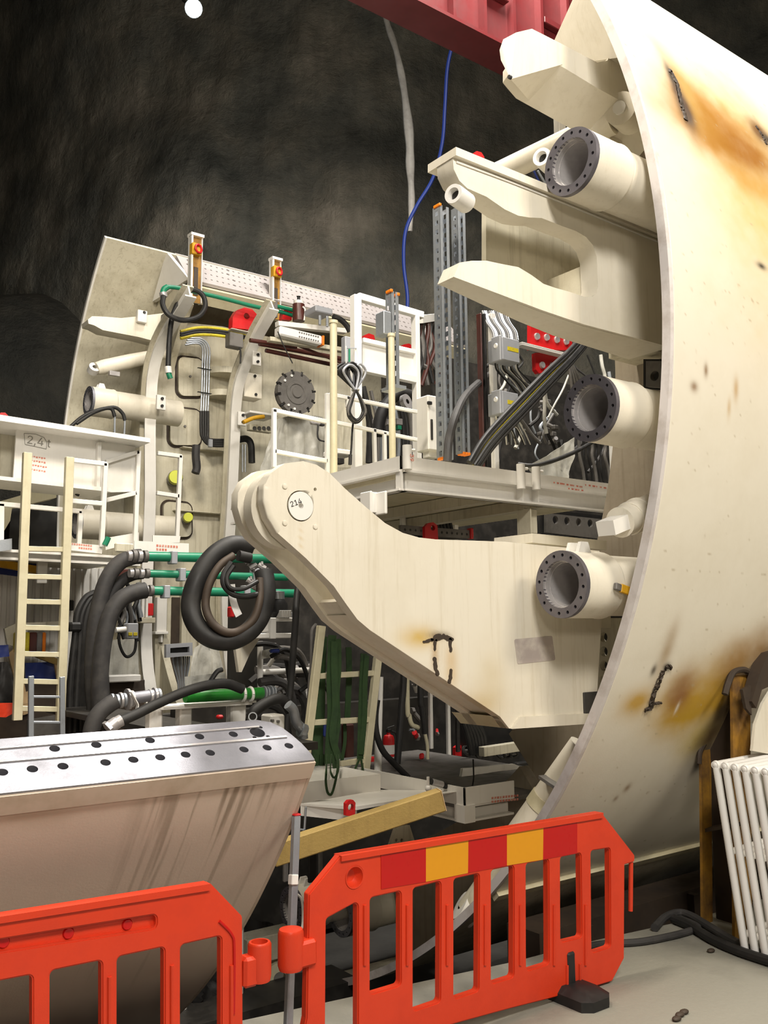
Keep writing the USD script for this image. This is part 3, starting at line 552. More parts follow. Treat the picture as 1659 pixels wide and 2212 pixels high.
single('pipe', rod(PD(1300, 312, 6.4), PD(1440, 290, 6.9), .075, 18), paint, 'plain cream pipe behind the top thrust cylinder', 'pipe')
def collar(x, y, D, R, label):
    t = Thing('eye_collar', label, 'collar'); c = PD(x, y, D); d = norm([.95, .3, 0]); 
    t.add('collar', lathe([(0, R*.52), (-.02, R*.6), (-.02, R*.95), (0, R), (.12, R), (.12, R*.52), (0, R*.52)], c, d, 28), white); t.add('bore', lathe([(.015, 0), (.015, R*.5)], c, d, 24), dark); t.add('stem', rod(c+d*.1, c+d*(.45 if D > 5.5 else .14), R*.6), paint); t.done()
collar(983, 421, 4.95, .056, 'round white collar with a black bore below the bracket tip')
collar(1172, 341, 5.9, .062, 'round white collar partly hidden by the top thrust cylinder')
t = Thing('lower_jack', 'long cream jack sloping down beside the rim behind the barrier', 'hydraulic jack')
p, q = PX(1207, 1690, 4.75), PX(1010, 1965, 4.45); d = norm(q-p)
t.add('barrel', rod(p-d*.3, p+(q-p)*.42, .105, 24), paint); t.add('band', rod(p+(q-p)*.12, p+(q-p)*.20, .112, 24), beige_tube); t.add('piston', rod(p+(q-p)*.42, q, .075, 20), paint_old)
t.add('fork', lathe([(-.06, .03), (-.06, .10), (.06, .10), (.06, .03)], q, norm(np.cross(d, FW)), 24), white); t.done()
single('step_plate', hull([PX(x, y, X) for x, y, X in ((1163, 1675, 4.5), (1200, 1672, 4.9), (1222, 1690, 4.9), (1212, 1708, 4.5))]+[PX(x, y+7, X) for x, y, X in ((1163, 1675, 4.5), (1200, 1672, 4.9), (1222, 1690, 4.9), (1212, 1708, 4.5))]), grime, 'brown grimy step plate above the lower jack', 'plate')

# ================================================================ barriers
BYY = 3.55
def win(x0, y0, x1, y1, x2, y2, x3, y3): return polyY([(x0, y0), (x1, y1), (x2, y2), (x3, y3)], BYY).buffer(-.018).buffer(.018, quad_segs=4)
def barrier(label, outline, wins, grooves):
    """a moulded barrier panel; grooves are round openings for moulded bowls"""
    t = Thing('safety_barrier', label, 'barrier', None)
    g = polyY(outline, BYY).buffer(-.012).buffer(.012, quad_segs=3)
    wv = [win(*w) for w in wins]
    full = g.difference(shapely.union_all(wv+grooves)); core = full.buffer(-.006)
    t.add('frame', cat([prism(full, (0, BYY+.006, 0), (1, 0, 0), (0, 0, 1), (0, .033, 0)), prism(core, (0, BYY, 0), (1, 0, 0), (0, 0, 1), (0, .045, 0))]), orange, 25)
    return t
t = barrier('orange plastic safety barrier with red and amber reflective band, front right',
    [(735, 1848), (1300, 1755), (1372, 1848), (1371, 1862), (1350, 1868), (1349, 2070), (1323, 2120), (1250, 2142), (1100, 2180), (900, 2235), (640, 2310), (662, 2200), (667, 1932)],
    [(705, 1985, 773, 1948, 773, 2240, 703, 2290), (800, 1940, 866, 1925, 866, 2128, 800, 2148), (893, 1919, 952, 1904, 951, 2164, 893, 2184), (981, 1899, 1035, 1887, 1034, 2140, 981, 2158), (1062, 1880, 1110, 1870, 1110, 2110, 1062, 2125), (1137, 1866, 1185, 1856, 1186, 2082, 1138, 2097), (1211, 1852, 1255, 1843, 1257, 2024, 1212, 2035), (1277, 1838, 1318, 1832, 1319, 2045, 1279, 2058)], [Point(*PY(766, 1895, BYY)[[0, 2]]).buffer(.046)])
bd = [(823, 1837, 920, 1821, 920, 1905, 824, 1921, refl_red, 'red'), (920, 1821, 1012, 1806, 1011, 1886, 920, 1905, refl_yel, 'amber'), (1012, 1806, 1095, 1793, 1095, 1870, 1011, 1886, refl_red, 'red'), (1095, 1793, 1174, 1780, 1173, 1857, 1095, 1870, refl_yel, 'amber'), (1174, 1780, 1247, 1768, 1247, 1843, 1173, 1857, refl_red, 'red')]
for x0, y0, x1, y1, x2, y2, x3, y3, m, w in bd: t.add('reflective_panel', plateY([(x0, y0), (x1, y1), (x2, y2), (x3, y3)], BYY-.003, .004), m, False, label=w+' reflective panel')
t.add('top_rail', hull([PY(x, y, BYY)+np.array([0, d, 0]) for x, y in ((735, 1848), (1300, 1755), (735, 1860), (1300, 1766)) for d in (-.012, .05)]), orange)
c = PY(766, 1895, BYY); t.add('moulded_dimple', lathe([(.004, .053), (-.003, .05), (-.002, .045), (.02, .040), (.038, .026), (.042, 0)], c, (0, 1, 0), 28), orange, label='round moulded dimple')
for xs in (788, 880, 966, 1048, 1124, 1197, 1265): t.add('post_rib', rod(PY(xs, 1955, BYY-.002), PY(xs, 2085, BYY-.002), .0085, 8), orange)
t.add('hinge_clip', lathe([(0, .0), (0, .05), (.02, .056), (.15, .056), (.165, .05), (.165, 0)], PY(628, 2094, BYY+.02), (0, 0, 1), 22), orange); t.add('clip_arm', bar(PY(632, 2062, BYY+.02), PY(675, 2050, BYY+.02), .09, .11, (0, 0, 1), .012), orange)
pn = t.add('hook_pin', rod(PY(1363, 1862, BYY+.02), PY(1362, 1968, BYY+.02), .013, 10), orange)
for xs, y0, y1 in ((1225, 2085, 2130), (1253, 2082, 2128)): t.add('foot_rib', rod(PY(xs, y0, BYY-.002), PY(xs, y1, BYY-.002), .009, 8), orange)
a = PY(1235, 2095, BYY-.004); z0 = PY(1240, 2180, BYY)[2]
t.add('foot', cat([box(a[0]-.028, a[0]+.028, BYY-.012, BYY+.06, FZ+.04, a[2]+.09, .01), hull([(a[0]+x*s, BYY+.02+y*s, z) for x, y in ((-.11, -.18), (-.06, -.22), (.06, -.22), (.11, -.18), (.11, .18), (.06, .22), (-.06, .22), (-.11, .18)) for s, z in ((1, FZ), (1, FZ+.05), (.7, FZ+.08))])]), rubber, label='black rubber foot'); t.done()
t = barrier('orange plastic safety barrier without a reflective band, front left',
    [(-460, 2050), (455, 1908), (524, 1980), (526, 2330), (300, 2390), (-500, 2560)],
    [(390, 2042, 478, 2022, 478, 2270, 390, 2295), (253, 2068, 355, 2046, 355, 2300, 253, 2328), (108, 2098, 220, 2075, 220, 2330, 108, 2355), (-45, 2128, 70, 2106, 70, 2360, -45, 2390), (-220, 2160, -85, 2135, -85, 2390, -220, 2420), (-400, 2195, -260, 2168, -260, 2420, -400, 2450), (-60, 2040, 338, 1976, 338, 2005, -60, 2066)], [])
t.add('top_rail', hull([PY(x, y, BYY)+np.array([0, d, 0]) for x, y in ((-460, 2050), (452, 1908), (-460, 2066), (452, 1922)) for d in (-.012, .05)]), orange)
t.add('slot_back', plateY([(-70, 2030), (345, 1965), (345, 2015), (-70, 2080)], BYY+.028, .008), orange, label='recessed slot in the top rail')
for x, y in ((8, 2035), (148, 2016), (275, 1997)): t.add('slot_bolt', lathe([(0, 0), (-.004, .018), (.003, .022)], PY(x, y, BYY+.025), (0, 1, 0), 14), refl_red)
t.add('hinge_clip', lathe([(0, .0), (0, .046), (.02, .05), (.145, .05), (.155, .044), (.155, .035), (.02, .03), (.02, 0)], PY(560, 2118, BYY+.02), (0, 0, 1), 22), orange); t.add('clip_arm', bar(PY(520, 2100, BYY+.02), PY(552, 2092, BYY+.02), .07, .12, (0, 0, 1), .012), orange)
for xs in (237, 372, 500): t.add('post_rib', rod(PY(xs, 2085 if xs > 300 else 2110, BYY-.002), PY(xs, 2300, BYY-.002), .0085, 8), orange)
t.add('side_groove_rib', tube([PY(x, y, BYY-.003) for x, y in ((474, 1990), (500, 2018), (506, 2050), (505, 2190))], .006, 8), refl_red); t.done()
# ================================================================ upper platform and what stands on it
def lug(label, px, Y, th, hole, m=red, name='lifting_lug'):
    """a lifting eye plate traced on the plane Y with a round hole (x, y, radius in metres)"""
    p = PY(hole[0], hole[1], Y); q = plateY(px, Y, th, [Point(p[0], p[2]).buffer(hole[2], quad_segs=5)]); return single(name, q, m, label, 'lifting lug')
def ibeamX(x0, x1, y, z0, z1, d, tf=.015, face=-1):
    """a channel along X: web at y, flanges d deep towards the viewer"""
    return cat([box(x0, x1, y, y+.012, z0, z1), box(x0, x1, y-d, y+.012, z1-tf, z1), box(x0, x1, y-d, y+.012, z0, z0+tf)])
pl = Thing('upper_platform', 'white steel platform with kick plates and channel beams behind the big arm', 'platform')
PYF = 4.8; c0 = PY(866, 984, PYF); c1 = PY(1357, 1050, PYF); zt = (c0[2]+c1[2])/2; zk = PY(866, 1014, PYF)[2]; zb = PY(862, 1059, PYF)[2]; X0, X1 = c0[0], c1[0]; Y1 = 7.2
pl.add('kick_plate', box(X0, X1, PYF, PYF+.012, zk, zt), white); pl.add('kick_plate', box(X0, X0+.012, PYF, Y1, zk, zt), white)
pl.add('channel_beam', ibeamX(X0+.02, X1, PYF+.05, zb, zk, .07), white)
pl.add('channel_beam', cat([box(X0+.05, X0+.062, PYF+.02, Y1, zb, zk), box(X0-.02, X0+.062, PYF, Y1, zk-.015, zk), box(X0-.02, X0+.062, PYF, Y1, zb, zb+.015)]), white)
pl.add('deck', box(X0+.03, X1, PYF+.06, Y1, zk-.045, zk-.01), beige_tube); pl.add('cross_beam', box(X0+.9, X0+1.0, PYF+.06, Y1, zb+.01, zk-.05), paint_old); pl.add('cross_beam', box(X1-.9, X1-.8, PYF+.06, Y1, zb+.01, zk-.05), paint_old)
for xs in (866, 1126, 1159): a = PY(xs, 1030, PYF); pl.add('stiffener', box(a[0]-.006, a[0]+.006, PYF-.015, PYF+.05, zb, zk), white)
for xs, y0, y1 in ((880, 962, 1014), (1126, 1003, 1056), (1159, 1009, 1058)):
    a, b = PY(xs, y1, PYF-.05), PY(xs, y0, PYF-.05); s = pl.add('stanchion_socket', lathe([(0, 0), (0, .032), (b[2]-a[2], .032), (b[2]-a[2], .02), (0.02, .02)], a, (0, 0, 1), 16), white)
    pl.add('thumb_screw', rod(b+np.array([.02, 0, -.03]), b+np.array([.055, -.01, -.03]), .011, 8), white, under=s)
    if xs == 880: pl.add('red_number', text('39', b+np.array([-.004, -.0335, -.062]), (0, 0, -1), (1, 0, 0), .03, .001, True), red_ink, False, under=s)
for row in ([(1196+i*7, 1044+i*1.1) for i in range(9)], [(1264+i*8, 1049+i*1.2) for i in range(6)], [(1228+i*7, 1057+i) for i in range(5)]):
    pl.add('stencil_line', cat([box(*(PY(x, y, PYF-.001)[0]+np.array([0, .012+.01*(k % 3)])), PYF-.002, PYF, *(PY(x, y, PYF)[2]+np.array([0, .012]))) for k, (x, y) in enumerate(row)]), red_ink, False, label='illegible faint red stencilling')
pl.add('support_leg', cat([boxY(1132, 1097, 1162, 1153, PYF+.1, .012), boxY(1146, 1097, 1150, 1153, PYF+.03, .15)]), paint_old)
pl.add('support_leg', cat([boxY(802, 1062, 836, 1110, PYF+.12, .012), boxY(800, 1060, 806, 1110, PYF+.02, .12), boxY(832, 1060, 838, 1110, PYF+.02, .12)]), white)
pl.done()
def post(name, x, y0, y1, Y, r, m, label, cat_='post', base=True):
    a, b = PY(x, y1, Y), PY(x, y0, Y); a[2] = zk-.008; t = Thing(name, label, cat_); t.add('tube', lathe([(0, 0), (0, r), (b[2]-a[2], r), (b[2]-a[2], 0)], a, (0, 0, 1), 18), m)
    t.add('cap', lathe([(b[2]-a[2]-.005, 0), (b[2]-a[2]-.005, r*1.25), (b[2]-a[2]+.02, r*1.25), (b[2]-a[2]+.03, 0)], a, (0, 0, 1), 18), m); t.add('base_ring', lathe([(0, r*.9), (0, r*1.4), (.03, r*1.4), (.03, r*.9)], a, (0, 0, 1), 18), m); return t.done()
post('telescopic_post', 721, 698, 1020, 6.3, .031, beige_tube, 'yellowed round post left of the hanging cable coil')
post('telescopic_post', 848, 727, 1000, 5.9, .028, beige_tube, 'yellowed round post clipped to the short galvanised tray')
def tray(label, x0, y0, x1, y1, Y, w, d, caps, group=None):
    """a perforated galvanised cable ladder standing upright: two slotted side rails with rungs between"""
    a, b = PY(x0, y0, Y), PY(x1, y1, Y); t = Thing('cable_tray', label, 'cable tray', group); zz0, zz1 = b[2], a[2]; n = int((zz1-zz0)/.09)
    dx = (b[0]-a[0])/(zz0-zz1) if zz1 > zz0 else 0
    for k, s in enumerate((0, 1)):
        g = sbox(0, 0, d, zz1-zz0).difference(shapely.union_all([sbox(d*.3, .03+i*.09, d*.7, .03+i*.09+.045) for i in range(n)]))
        t.add('side_rail', prism(g, (a[0]+s*w, Y, zz0), (0, 1, 0), (0, 0, 1), (.004, 0, 0)), galv)
        t.add('rail_lip', cat([box(a[0]+s*w, a[0]+s*w+(.03 if s == 0 else -.03), Y-.002, Y+.003, zz0, zz1)]), galv)
    g = sbox(0, 0, w, zz1-zz0).difference(shapely.union_all([sbox(w*(.12+.32*j), .02+i*.06, w*(.12+.32*j)+w*.14, .02+i*.06+.03) for i in range(int((zz1-zz0)/.06)-1) for j in range(3)]))
    t.add('perforated_back', prism(g, (a[0], Y+d, zz0), (1, 0, 0), (0, 0, 1), (0, .003, 0)), galv)
    for s, z in caps: t.add('edge_cap', box(a[0]+s*w-.014, a[0]+s*w+.014, Y-.012, Y+d*.8, z*(zz1-zz0)+zz0-.012, z*(zz1-zz0)+zz0+.014, .004), orange_cap, label='orange plastic edge cap')
    return t.done()
TY_ = 6.1
tray('tall galvanised cable tray with orange corner cap, left of two below the forked bracket', 950, 442, 960, 990, TY_, .105, .10, ((0, 1), (0, 0)))
tray('tall galvanised cable tray with orange bottom edge, right of two below the forked bracket', 988, 446, 992, 978, TY_+.15, .095, .09, ((.15, 0), (.5, 0), (.85, 0)))
tray('short galvanised cable tray with orange end caps clipped to a post', 845, 628, 856, 838, 6.0, .075, .08, ((0, 1), (1, .98), (.6, 0)))
bx = Thing('tray_clamp', 'galvanised clamp box holding the short tray to its post', 'clamp'); bx.add('box', boxY(829, 670, 846, 724, 5.90, .12), galv); q_ = PY(856, 838, 6.0); bx.add('shelf', box(q_[0]-.09, q_[0]+.03, 5.9, 6.09, q_[2]-.03, q_[2]-.001), galv); bx.add('bolt', rodY(838, 662, 838, 672, 5.98, .012), chrome); bx.done()
wf = Thing('steel_portal', 'tall white steel frame with a grey infill panel behind the platform', 'frame'); WY = 7.6
wf.add('post', boxY(766, 634, 784, 1015, WY, .09), white_clean); wf.add('post', boxY(898, 672, 912, 1000, WY, .09), white_clean)
wf.add('top_bar', barY(772, 641, 912, 682, WY+.04, .075), white_clean); wf.add('mid_bar', barY(783, 735, 900, 762, WY+.04, .05), white_clean); wf.add('bottom_bar', barY(783, 796, 900, 822, WY+.04, .075), white_clean)
wf.add('infill_panel', plateY([(783, 738), (900, 765), (900, 822), (783, 798)], WY+.06, .01), grey_box if False else white, label='grey white infill panel'); wf.done()
def rail(label, bars, Y, r, m=white_clean, square=True, name='handrail'):
    t = Thing(name, label, 'handrail')
    for n, x0, y0, x1, y1 in bars: t.add(n, (barY(x0, y0, x1, y1, Y, r*2) if square else rodY(x0, y0, x1, y1, Y, r)), m)
    return t.done()
rail('white handrail left of the post, in front of the dark round disc', [('top_bar', 588, 886, 704, 911), ('post', 592, 884, 592, 1010), ('post', 707, 850, 707, 1118), ('mid_bar', 592, 975, 706, 996)], 6.9, .019)
rail('white handrail running behind the coil and the tray post', [('top_bar', 712, 910, 900, 950), ('upper_bar', 712, 852, 900, 890), ('post', 808, 926, 812, 1118), ('post', 830, 934, 833, 1118), ('post', 751, 856, 751, 880)], 7.1, .018)
coil = Thing('cable_coil', 'coil of black and grey cable hanging by a white tie from the frame', 'cable coil')
for k in range(15):
    r1, r2, r3 = rng.uniform(-1, 1, 3); o = r1*24; d = 6.75+.08*r2
    coil.add('cable_turn', tubeY([(767, 842, d), (752+o*.6, 815, d), (748+o, 797+4*r3, d-.02), (762+o*.8, 786+3*r3, d), (778+o*.6, 805, d+.02), (769, 842, d)], 6.8, .011, 6, 5), rubber if k % 3 else grey_box)
for k in range(15):
    r1, r2, r3 = rng.uniform(-1, 1, 3); o = abs(r1)*14; d = 6.72+.08*r2
    coil.add('cable_turn', tubeY([(768, 843, d), (757-o*.5+4, 868, d), (756-o*.4, 893+6*r3, d-.02), (769+r1*3, 910+4*r3, d), (783+o*.6, 890, d+.02), (780+o*.3-3, 862, d), (769, 843, d)], 6.8, .011, 6, 5), rubber if k % 3 else grime)
coil.add('cable_tail', tubeY([(764, 905, 6.75), (761, 930, 6.75), (759, 965, 6.75), (756, 998, 6.75)], 6.75, .010, 6), rubber); coil.add('plug', rodY(757, 982, 756, 1004, 6.74, .016), rubber)
coil.add('tie', ring(PY(768, 842, 6.75), (0, .1, 1), .028, .011, 16, 6), white_clean); coil.add('tie_tail', barY(775, 845, 777, 868, 6.68, .018, .004), white_clean); coil.add('hanger', barY(747, 748, 748, 795, 6.74, .024, .006), white_clean); coil.add('hook', bar(PY(747, 752, 6.74), PY(770, 752, 7.64), .012, .012), galv); coil.done()
def boxthing(name, label, cat_, spec, parts=()):
    x0, y0, x1, y1, Y, d, m = spec; t = Thing(name, label, cat_); t.add('body', boxY(x0, y0, x1, y1, Y, d, .012), m)
    for p in parts: t.add(p[0], boxY(*p[1:7], .003), p[7], label=p[8] if len(p) > 8 else None)
    return t.done()
boxthing('junction_box', 'white cabinet with a slotted side right of the white frame', 'cabinet', (924, 852, 952, 975, 7.2, .2, white), [('slot', 931, 905, 936, 950, 7.19, .02, dark), ('knob', 926, 866, 934, 874, 7.16, .03, rubber), ('foot', 926, 960, 950, 990, 7.25, .1, white)])
# ---- dark clutter at the right behind the platform
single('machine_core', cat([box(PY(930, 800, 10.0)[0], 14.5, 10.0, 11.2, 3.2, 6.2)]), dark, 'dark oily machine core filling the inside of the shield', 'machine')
cp_ = Thing('channel_post', 'dark upright channel post with a brown edge beside the grey boxes', 'post'); cp_.add('web', boxY(1046, 676, 1058, 1012, 6.6, .06), rubber); cp_.add('edge', boxY(1041, 676, 1046, 1012, 6.59, .07), maroon); cp_.done()
single('upright', vertY(1066, 676, 1020, 6.8, .065, .06), white, 'white upright behind the grey boxes', 'post')
def gbox(label, x0, y0, x1, xr, y1, Y):
    t = Thing('junction_box', label, 'junction box'); a, b = PY(x0, y0, Y), PY(x1, y1, Y)
    t.add('lid', box(a[0], a[0]+.03, Y-.13, Y, b[2], a[2], .008), grey_box); q = PY(xr, y0, Y-.13); t.add('body', box(a[0]+.03, q[0], Y-.13, Y+.08, b[2]+.01, a[2]-.01, .008), grey_box)
    zz = (a[2]+b[2])/2; t.add('label_plate', box(a[0]+.10, q[0]-.02, Y-.133, Y-.13, zz-.012, zz+.028), label_yellow, False, label='yellow label strip')
    t.add('knob', lathe([(0, 0), (-.012, .02), (0, .028)], (a[0], Y-.07, zz+.03), (1, 0, 0), 14), white_clean); return t.done()
gbox('upper grey junction box with a yellow label below the forked bracket', 1060, 730, 1069, 1122, 786, 6.45)
gbox('lower grey junction box with a yellow label beside the diagonal hoses', 1060, 846, 1069, 1120, 900, 6.45)
wb = Thing('cross_beam', 'white channel beam between the two red manifold plates', 'beam'); a, b = PY(1118, 745, 7.0), PY(1233, 773, 7.0)
wb.add('web', box(a[0], b[0], 7.0, 7.03, b[2], a[2]), white); wb.add('flange', box(a[0], b[0], 6.93, 7.03, a[2]-.015, a[2]), white); wb.add('flange', box(a[0], b[0], 6.93, 7.03, b[2], b[2]+.015), white); wb.done()
def manifold(label, px, Y, discs):
    t = Thing('red_manifold', label, 'manifold'); t.add('plate', plateY(px, Y, .06), red)
    for x, y in discs: t.add('port_cap', lathe([(0, 0), (-.02, .0), (-.025, .036), (-.008, .04), (0, .04)], PY(x, y, Y), (0, 1, 0), 20), chrome, label='chrome port cap')
    return t.done()
manifold('upper red manifold plate with chrome caps, cut off by the bracket', [(1147, 700), (1236, 715), (1236, 756), (1147, 754)], 7.031, [(1159, 727), (1180, 729), (1202, 734), (1222, 738)])
manifold('lower red manifold plate with chrome caps above the diagonal hoses', [(1157, 762), (1225, 763), (1218, 806), (1164, 806), (1158, 798)], 7.031, [(1170, 789), (1192, 790), (1213, 790)])
def bundle(name, label, cat_, hoses, Y, group=None, part='hose', extra=()):
    t = Thing(name, label, cat_, group)
    for n_, m_, mm_ in extra: t.add(n_, m_, mm_)
    for px, r, m in hoses: t.add(part, tubeY(px, Y, r, 10, 6), m)
    return t.done()
dg = []
for k in range(6):
    o = (k-2.5)*7.0; m = [rubber, rubber_dusty, label_yellow, rubber, rubber, rubber_dusty][k]; r = [.024, .022, .009, .027, .03, .024][k]
    dg.append(([(1010+o*.5+12, 1006+o*.4, 5.9), (1060+o*.6, 950+o*.5, 5.95), (1130+o*.5, 875+o*.7, 6.0), (1190+o*.4, 812+o*.7, 6.1), (1232+o*.3, 770+o*.6, 6.3), (1268+o*.3, 728+o*.5, 6.6), (1300+o*.3, 680+o*.5, 6.9)], r, m))
bundle('hose_bundle', 'bundle of black hoses with a yellow stripe rising diagonally to the bracket', 'hose bundle', dg, 6.0)
bundle('hose', 'thick dusty hose rising from the left tall tray and bending right', 'hose', [([(966, 1000, 5.7), (970, 950, 5.75), (985, 895, 5.8), (1008, 852, 6.1), (1045, 818, 6.85), (1072, 802, 7.0)], .036, rubber_dusty)], 6)
bundle('hose', 'black hose sagging from the platform edge to the middle thrust cylinder', 'hose', [([(1120, 1003, 5.2), (1150, 1006, 5.1), (1190, 997, 5.1), (1240, 977, 5.2), (1275, 958, 5.4), (1310, 935, 5.7)], .018, rubber)], 6)
def sheet(name, px, D, label, m=plastic_wrap, cat_='sheet', folds=.03, th=.004):
    """a crumpled sheet of real thickness: a traced outline, meshed finely and rumpled"""
    Y = D; g = plateY(px, Y, th); g = finer(g, .05); v = np.asarray(g.vertices); n = meshkit.fbm(v*np.array([9, 0, 2.5]), 4, 17)-.5; v = v+np.outer(n*folds*3, [0, -1, 0]); g.vertices = v
    return single(name, g, m, label, cat_, sm=60)
sheet('plastic_sheet', [(1136, 1008), (1180, 985), (1243, 944), (1240, 985), (1226, 1030), (1222, 1045), (1170, 1040)], 6.6, 'dull white plastic sheet draped behind the platform, under the middle thrust cylinder')
def fit_pipe(px, Y, r, m, label, name='pipe', cat_='pipe'): return single(name, tubeY(px, Y, r, 12), m, label, cat_)
# hose and fitting clutter in the dark right of the boxes
def ordinals(items, fmt, group):
    """labels that count look-alikes from left to right in the picture"""
    N = ['first', 'second', 'third', 'fourth', 'fifth', 'sixth', 'seventh', 'eighth', 'ninth', 'tenth', 'eleventh', 'twelfth', 'thirteenth', 'fourteenth', 'fifteenth', 'sixteenth', 'seventeenth', 'eighteenth', 'nineteenth', 'twentieth']+['%dth' % i if i % 10 not in (1, 2, 3) else '%d%s' % (i, ['st', 'nd', 'rd'][i % 10-1]) for i in range(21, 60)]
    for k, (x, prim) in enumerate(sorted(items, key=lambda q: q[0])): prim.SetCustomDataByKey('label', fmt % N[k]); prim.SetCustomDataByKey('group', group)
I1, I2, I3, I4 = [], [], [], []
for k in range(40):
    x = rng.uniform(1075, 1340); y = rng.uniform(740, 975); Y = rng.uniform(7.4, 9.2); L = rng.uniform(35, 110); s = rng.uniform(-1, 1)
    m = [rubber, grime, rubber_dusty, plastic_wrap, galv, rubber][k % 6]
    I1.append((x, single('loose_hose', tubeY([(x, y), (x+s*18, y+L*.35), (x+s*34+rng.uniform(-8, 8), y+L*.7), (x+s*40+rng.uniform(-20, 20), y+L)], Y, rng.uniform(.012, .028), 8, 5), m, 'x', 'hose').GetPrim()))
for k in range(40):
    x = 1068+k*1.32; j = k % 4; m = [grime, rubber, white, galv][j]; d1, d2 = rng.uniform(0, 12, 2)
    P = [(x-26, 672, 6.9), (x-18, 695, 6.75), (x-4, 716, 6.55), (x, 735, 6.45)] if k % 3 == 0 else ([(x, 780, 6.45), (x+4, 800, 6.5), (x+22+d1, 826, 6.6), (x+46+d2, 850+d1, 6.8)] if k % 3 == 1 else [(x, 894, 6.45), (x+4, 912, 6.5), (x+10+d1, 935, 6.6), (x+20+d2, 960, 6.7)])
    I2.append((x, single('thin_cable', tubeY(P, 6.5, rng.uniform(.006, .010), 6, 5), m, 'x', 'cable').GetPrim()))
for k in range(16):
    x = rng.uniform(1130, 1330); y = rng.uniform(860, 985); Y = rng.uniform(7.2, 8.4); p = PY(x, y, Y); s = rng.uniform(.02, .045)
    t = Thing('hose_fitting', 'x', 'fitting'); t.add('body', rod(p, p+norm(rng.normal(size=3))*s*2.4, s*.7, 8), chrome if k % 3 else grime); t.add('nut', box(*(p[0]+np.array([-s, s])), *(p[1]+np.array([-s, s])), *(p[2]+np.array([-s, s])*.7), .008), grime); t.done(); I3.append((x, t.prim))
for k in range(10):
    x = 1250+k*9; I4.append((x, single('cable', tubeY([(1226, 768, 6.99), (1236+k*3, 840), (x, 950), (x+2, 985), (x+8+rng.uniform(-4, 4), 1020), (x+14, 1062)], 7.0+.1*(k % 3), .012 if k % 3 else .02, 8, 4), rubber if k % 3 else grime, 'x', 'cable').GetPrim()))
ordinals(I1, 'loose hose in the tangle behind the middle thrust cylinder, %s from left', 'tangled hoses behind the middle thrust cylinder')
ordinals(I2, 'thin cable fanning out of the grey junction boxes, %s from left', 'thin cables out of the grey boxes')
ordinals(I3, 'small hose fitting in the dark tangle right of the diagonal hoses, %s from left', 'fittings in the dark tangle')
ordinals(I4, 'dark cable dropping behind the right end of the platform, %s from left', 'dark cables behind the platform end')
gp = Thing('partition', 'plain grey panel behind the right end of the platform with a white corner post', 'panel'); gp.add('panel', plateY([(1326, 985), (1440, 990), (1440, 1090), (1326, 1060)], 6.6, .02), grime if False else patch_mat); gp.add('post', boxY(1321, 930, 1330, 1065, 6.56, .05), white); gp.done()
for k, (x0, y0, x1, y1) in enumerate(((1390, 975, 1410, 1075), (1402, 972, 1424, 1068))): fit_pipe([(x0, y0), ((x0+x1)/2, (y0+y1)/2), (x1, y1)], 5.2, .008, galv, 'thin grey tube between the middle and lowest thrust cylinder, %s of two' % ('left', 'right')[k])
fit_pipe([(1362, 1072), (1385, 1050), (1402, 1022)], 5.1, .014, rubber, 'short black hose end at the right end of the platform', 'hose', 'hose')
hb2 = Thing('drilled_flange', 'dark flange with two large holes below the forked bracket root', 'flange')
hb2.add('plate', plateX([(1395, 780), (1470, 780), (1470, 840), (1395, 835)], 5.05, .04, [Point(*PX(x, y, 5.05)[1:]).buffer(.034) for x, y in ((1414, 812), (1440, 804))]), grime); hb2.add('backing', plateX([(1390, 776), (1475, 776), (1475, 845), (1390, 840)], 5.14, .03), rubber); hb2.done()
dr = Thing('drilled_ring', 'dark drilled ring with a row of round holes under the platform', 'beam')  # a drilled ring, drawn flat as one straight plate
dr.add('plate', plateY([(1180, 1108), (1330, 1125), (1330, 1168), (1180, 1150)], 6.2, .03, [Point(*PY(x, 1128+(x-1250)*.1, 6.2)[[0, 2]]).buffer(.04) for x in range(1200, 1330, 25)]), grime); dr.add('hanger', box(PY(1250, 1110, 6.2)[0], PY(1270, 1110, 6.2)[0], 6.24, 6.30, PY(1250, 1120, 6.2)[2], zb+.03), grime); dr.add('backing', plateY([(1170, 1100), (1340, 1118), (1340, 1180), (1170, 1160)], 6.34, .03), rubber); dr.done()
pp_ = Thing('perforated_bar', 'grey perforated bar with a red lifting lug peeping over the big arm', 'bar'); a, b = PY(866, 1128, 5.7), PY(1024, 1164, 5.7)
g = sbox(a[0], b[2]+.0, b[0], b[2]+.07).difference(shapely.union_all([Point(a[0]+.04+i*.055, b[2]+.035).buffer(.011, quad_segs=3) for i in range(18)])); pp_.add('bar', prism(g, (0, 5.7, 0), (1, 0, 0), (0, 0, 1), (0, .03, 0)), grime); pp_.add('tie', box(PY(872, 1150, 6.6)[0]-.02, PY(872, 1150, 6.6)[0]+.02, 5.72, 6.61, b[2]+.01, b[2]+.05), grime); e_ = PY(932, 1141, 5.69); pp_.add('lifting_lug', plateY([(918, 1168), (918, 1138), (925, 1130), (936, 1128), (945, 1135), (947, 1170)], 5.67, .03, [Point(e_[0], e_[2]).buffer(.022, quad_segs=5)]), red, label='red lifting lug with a hole'); pp_.add('end_clip', boxY(1018, 1140, 1024, 1164, 5.68, .06), red); pp_.done()
for k, (x, w) in enumerate(((872, .05), (900, .04), (985, .05))): single('upright', vertY(x, 1050, 1165, 6.6+.1*k, w, .04), white if k != 1 else rubber, ['white upright left of the red lug behind the arm', 'black upright left of the red lug behind the arm', 'white upright right of the red lug behind the arm', 'narrow white upright under the platform, right of the red lug'][k], 'post')
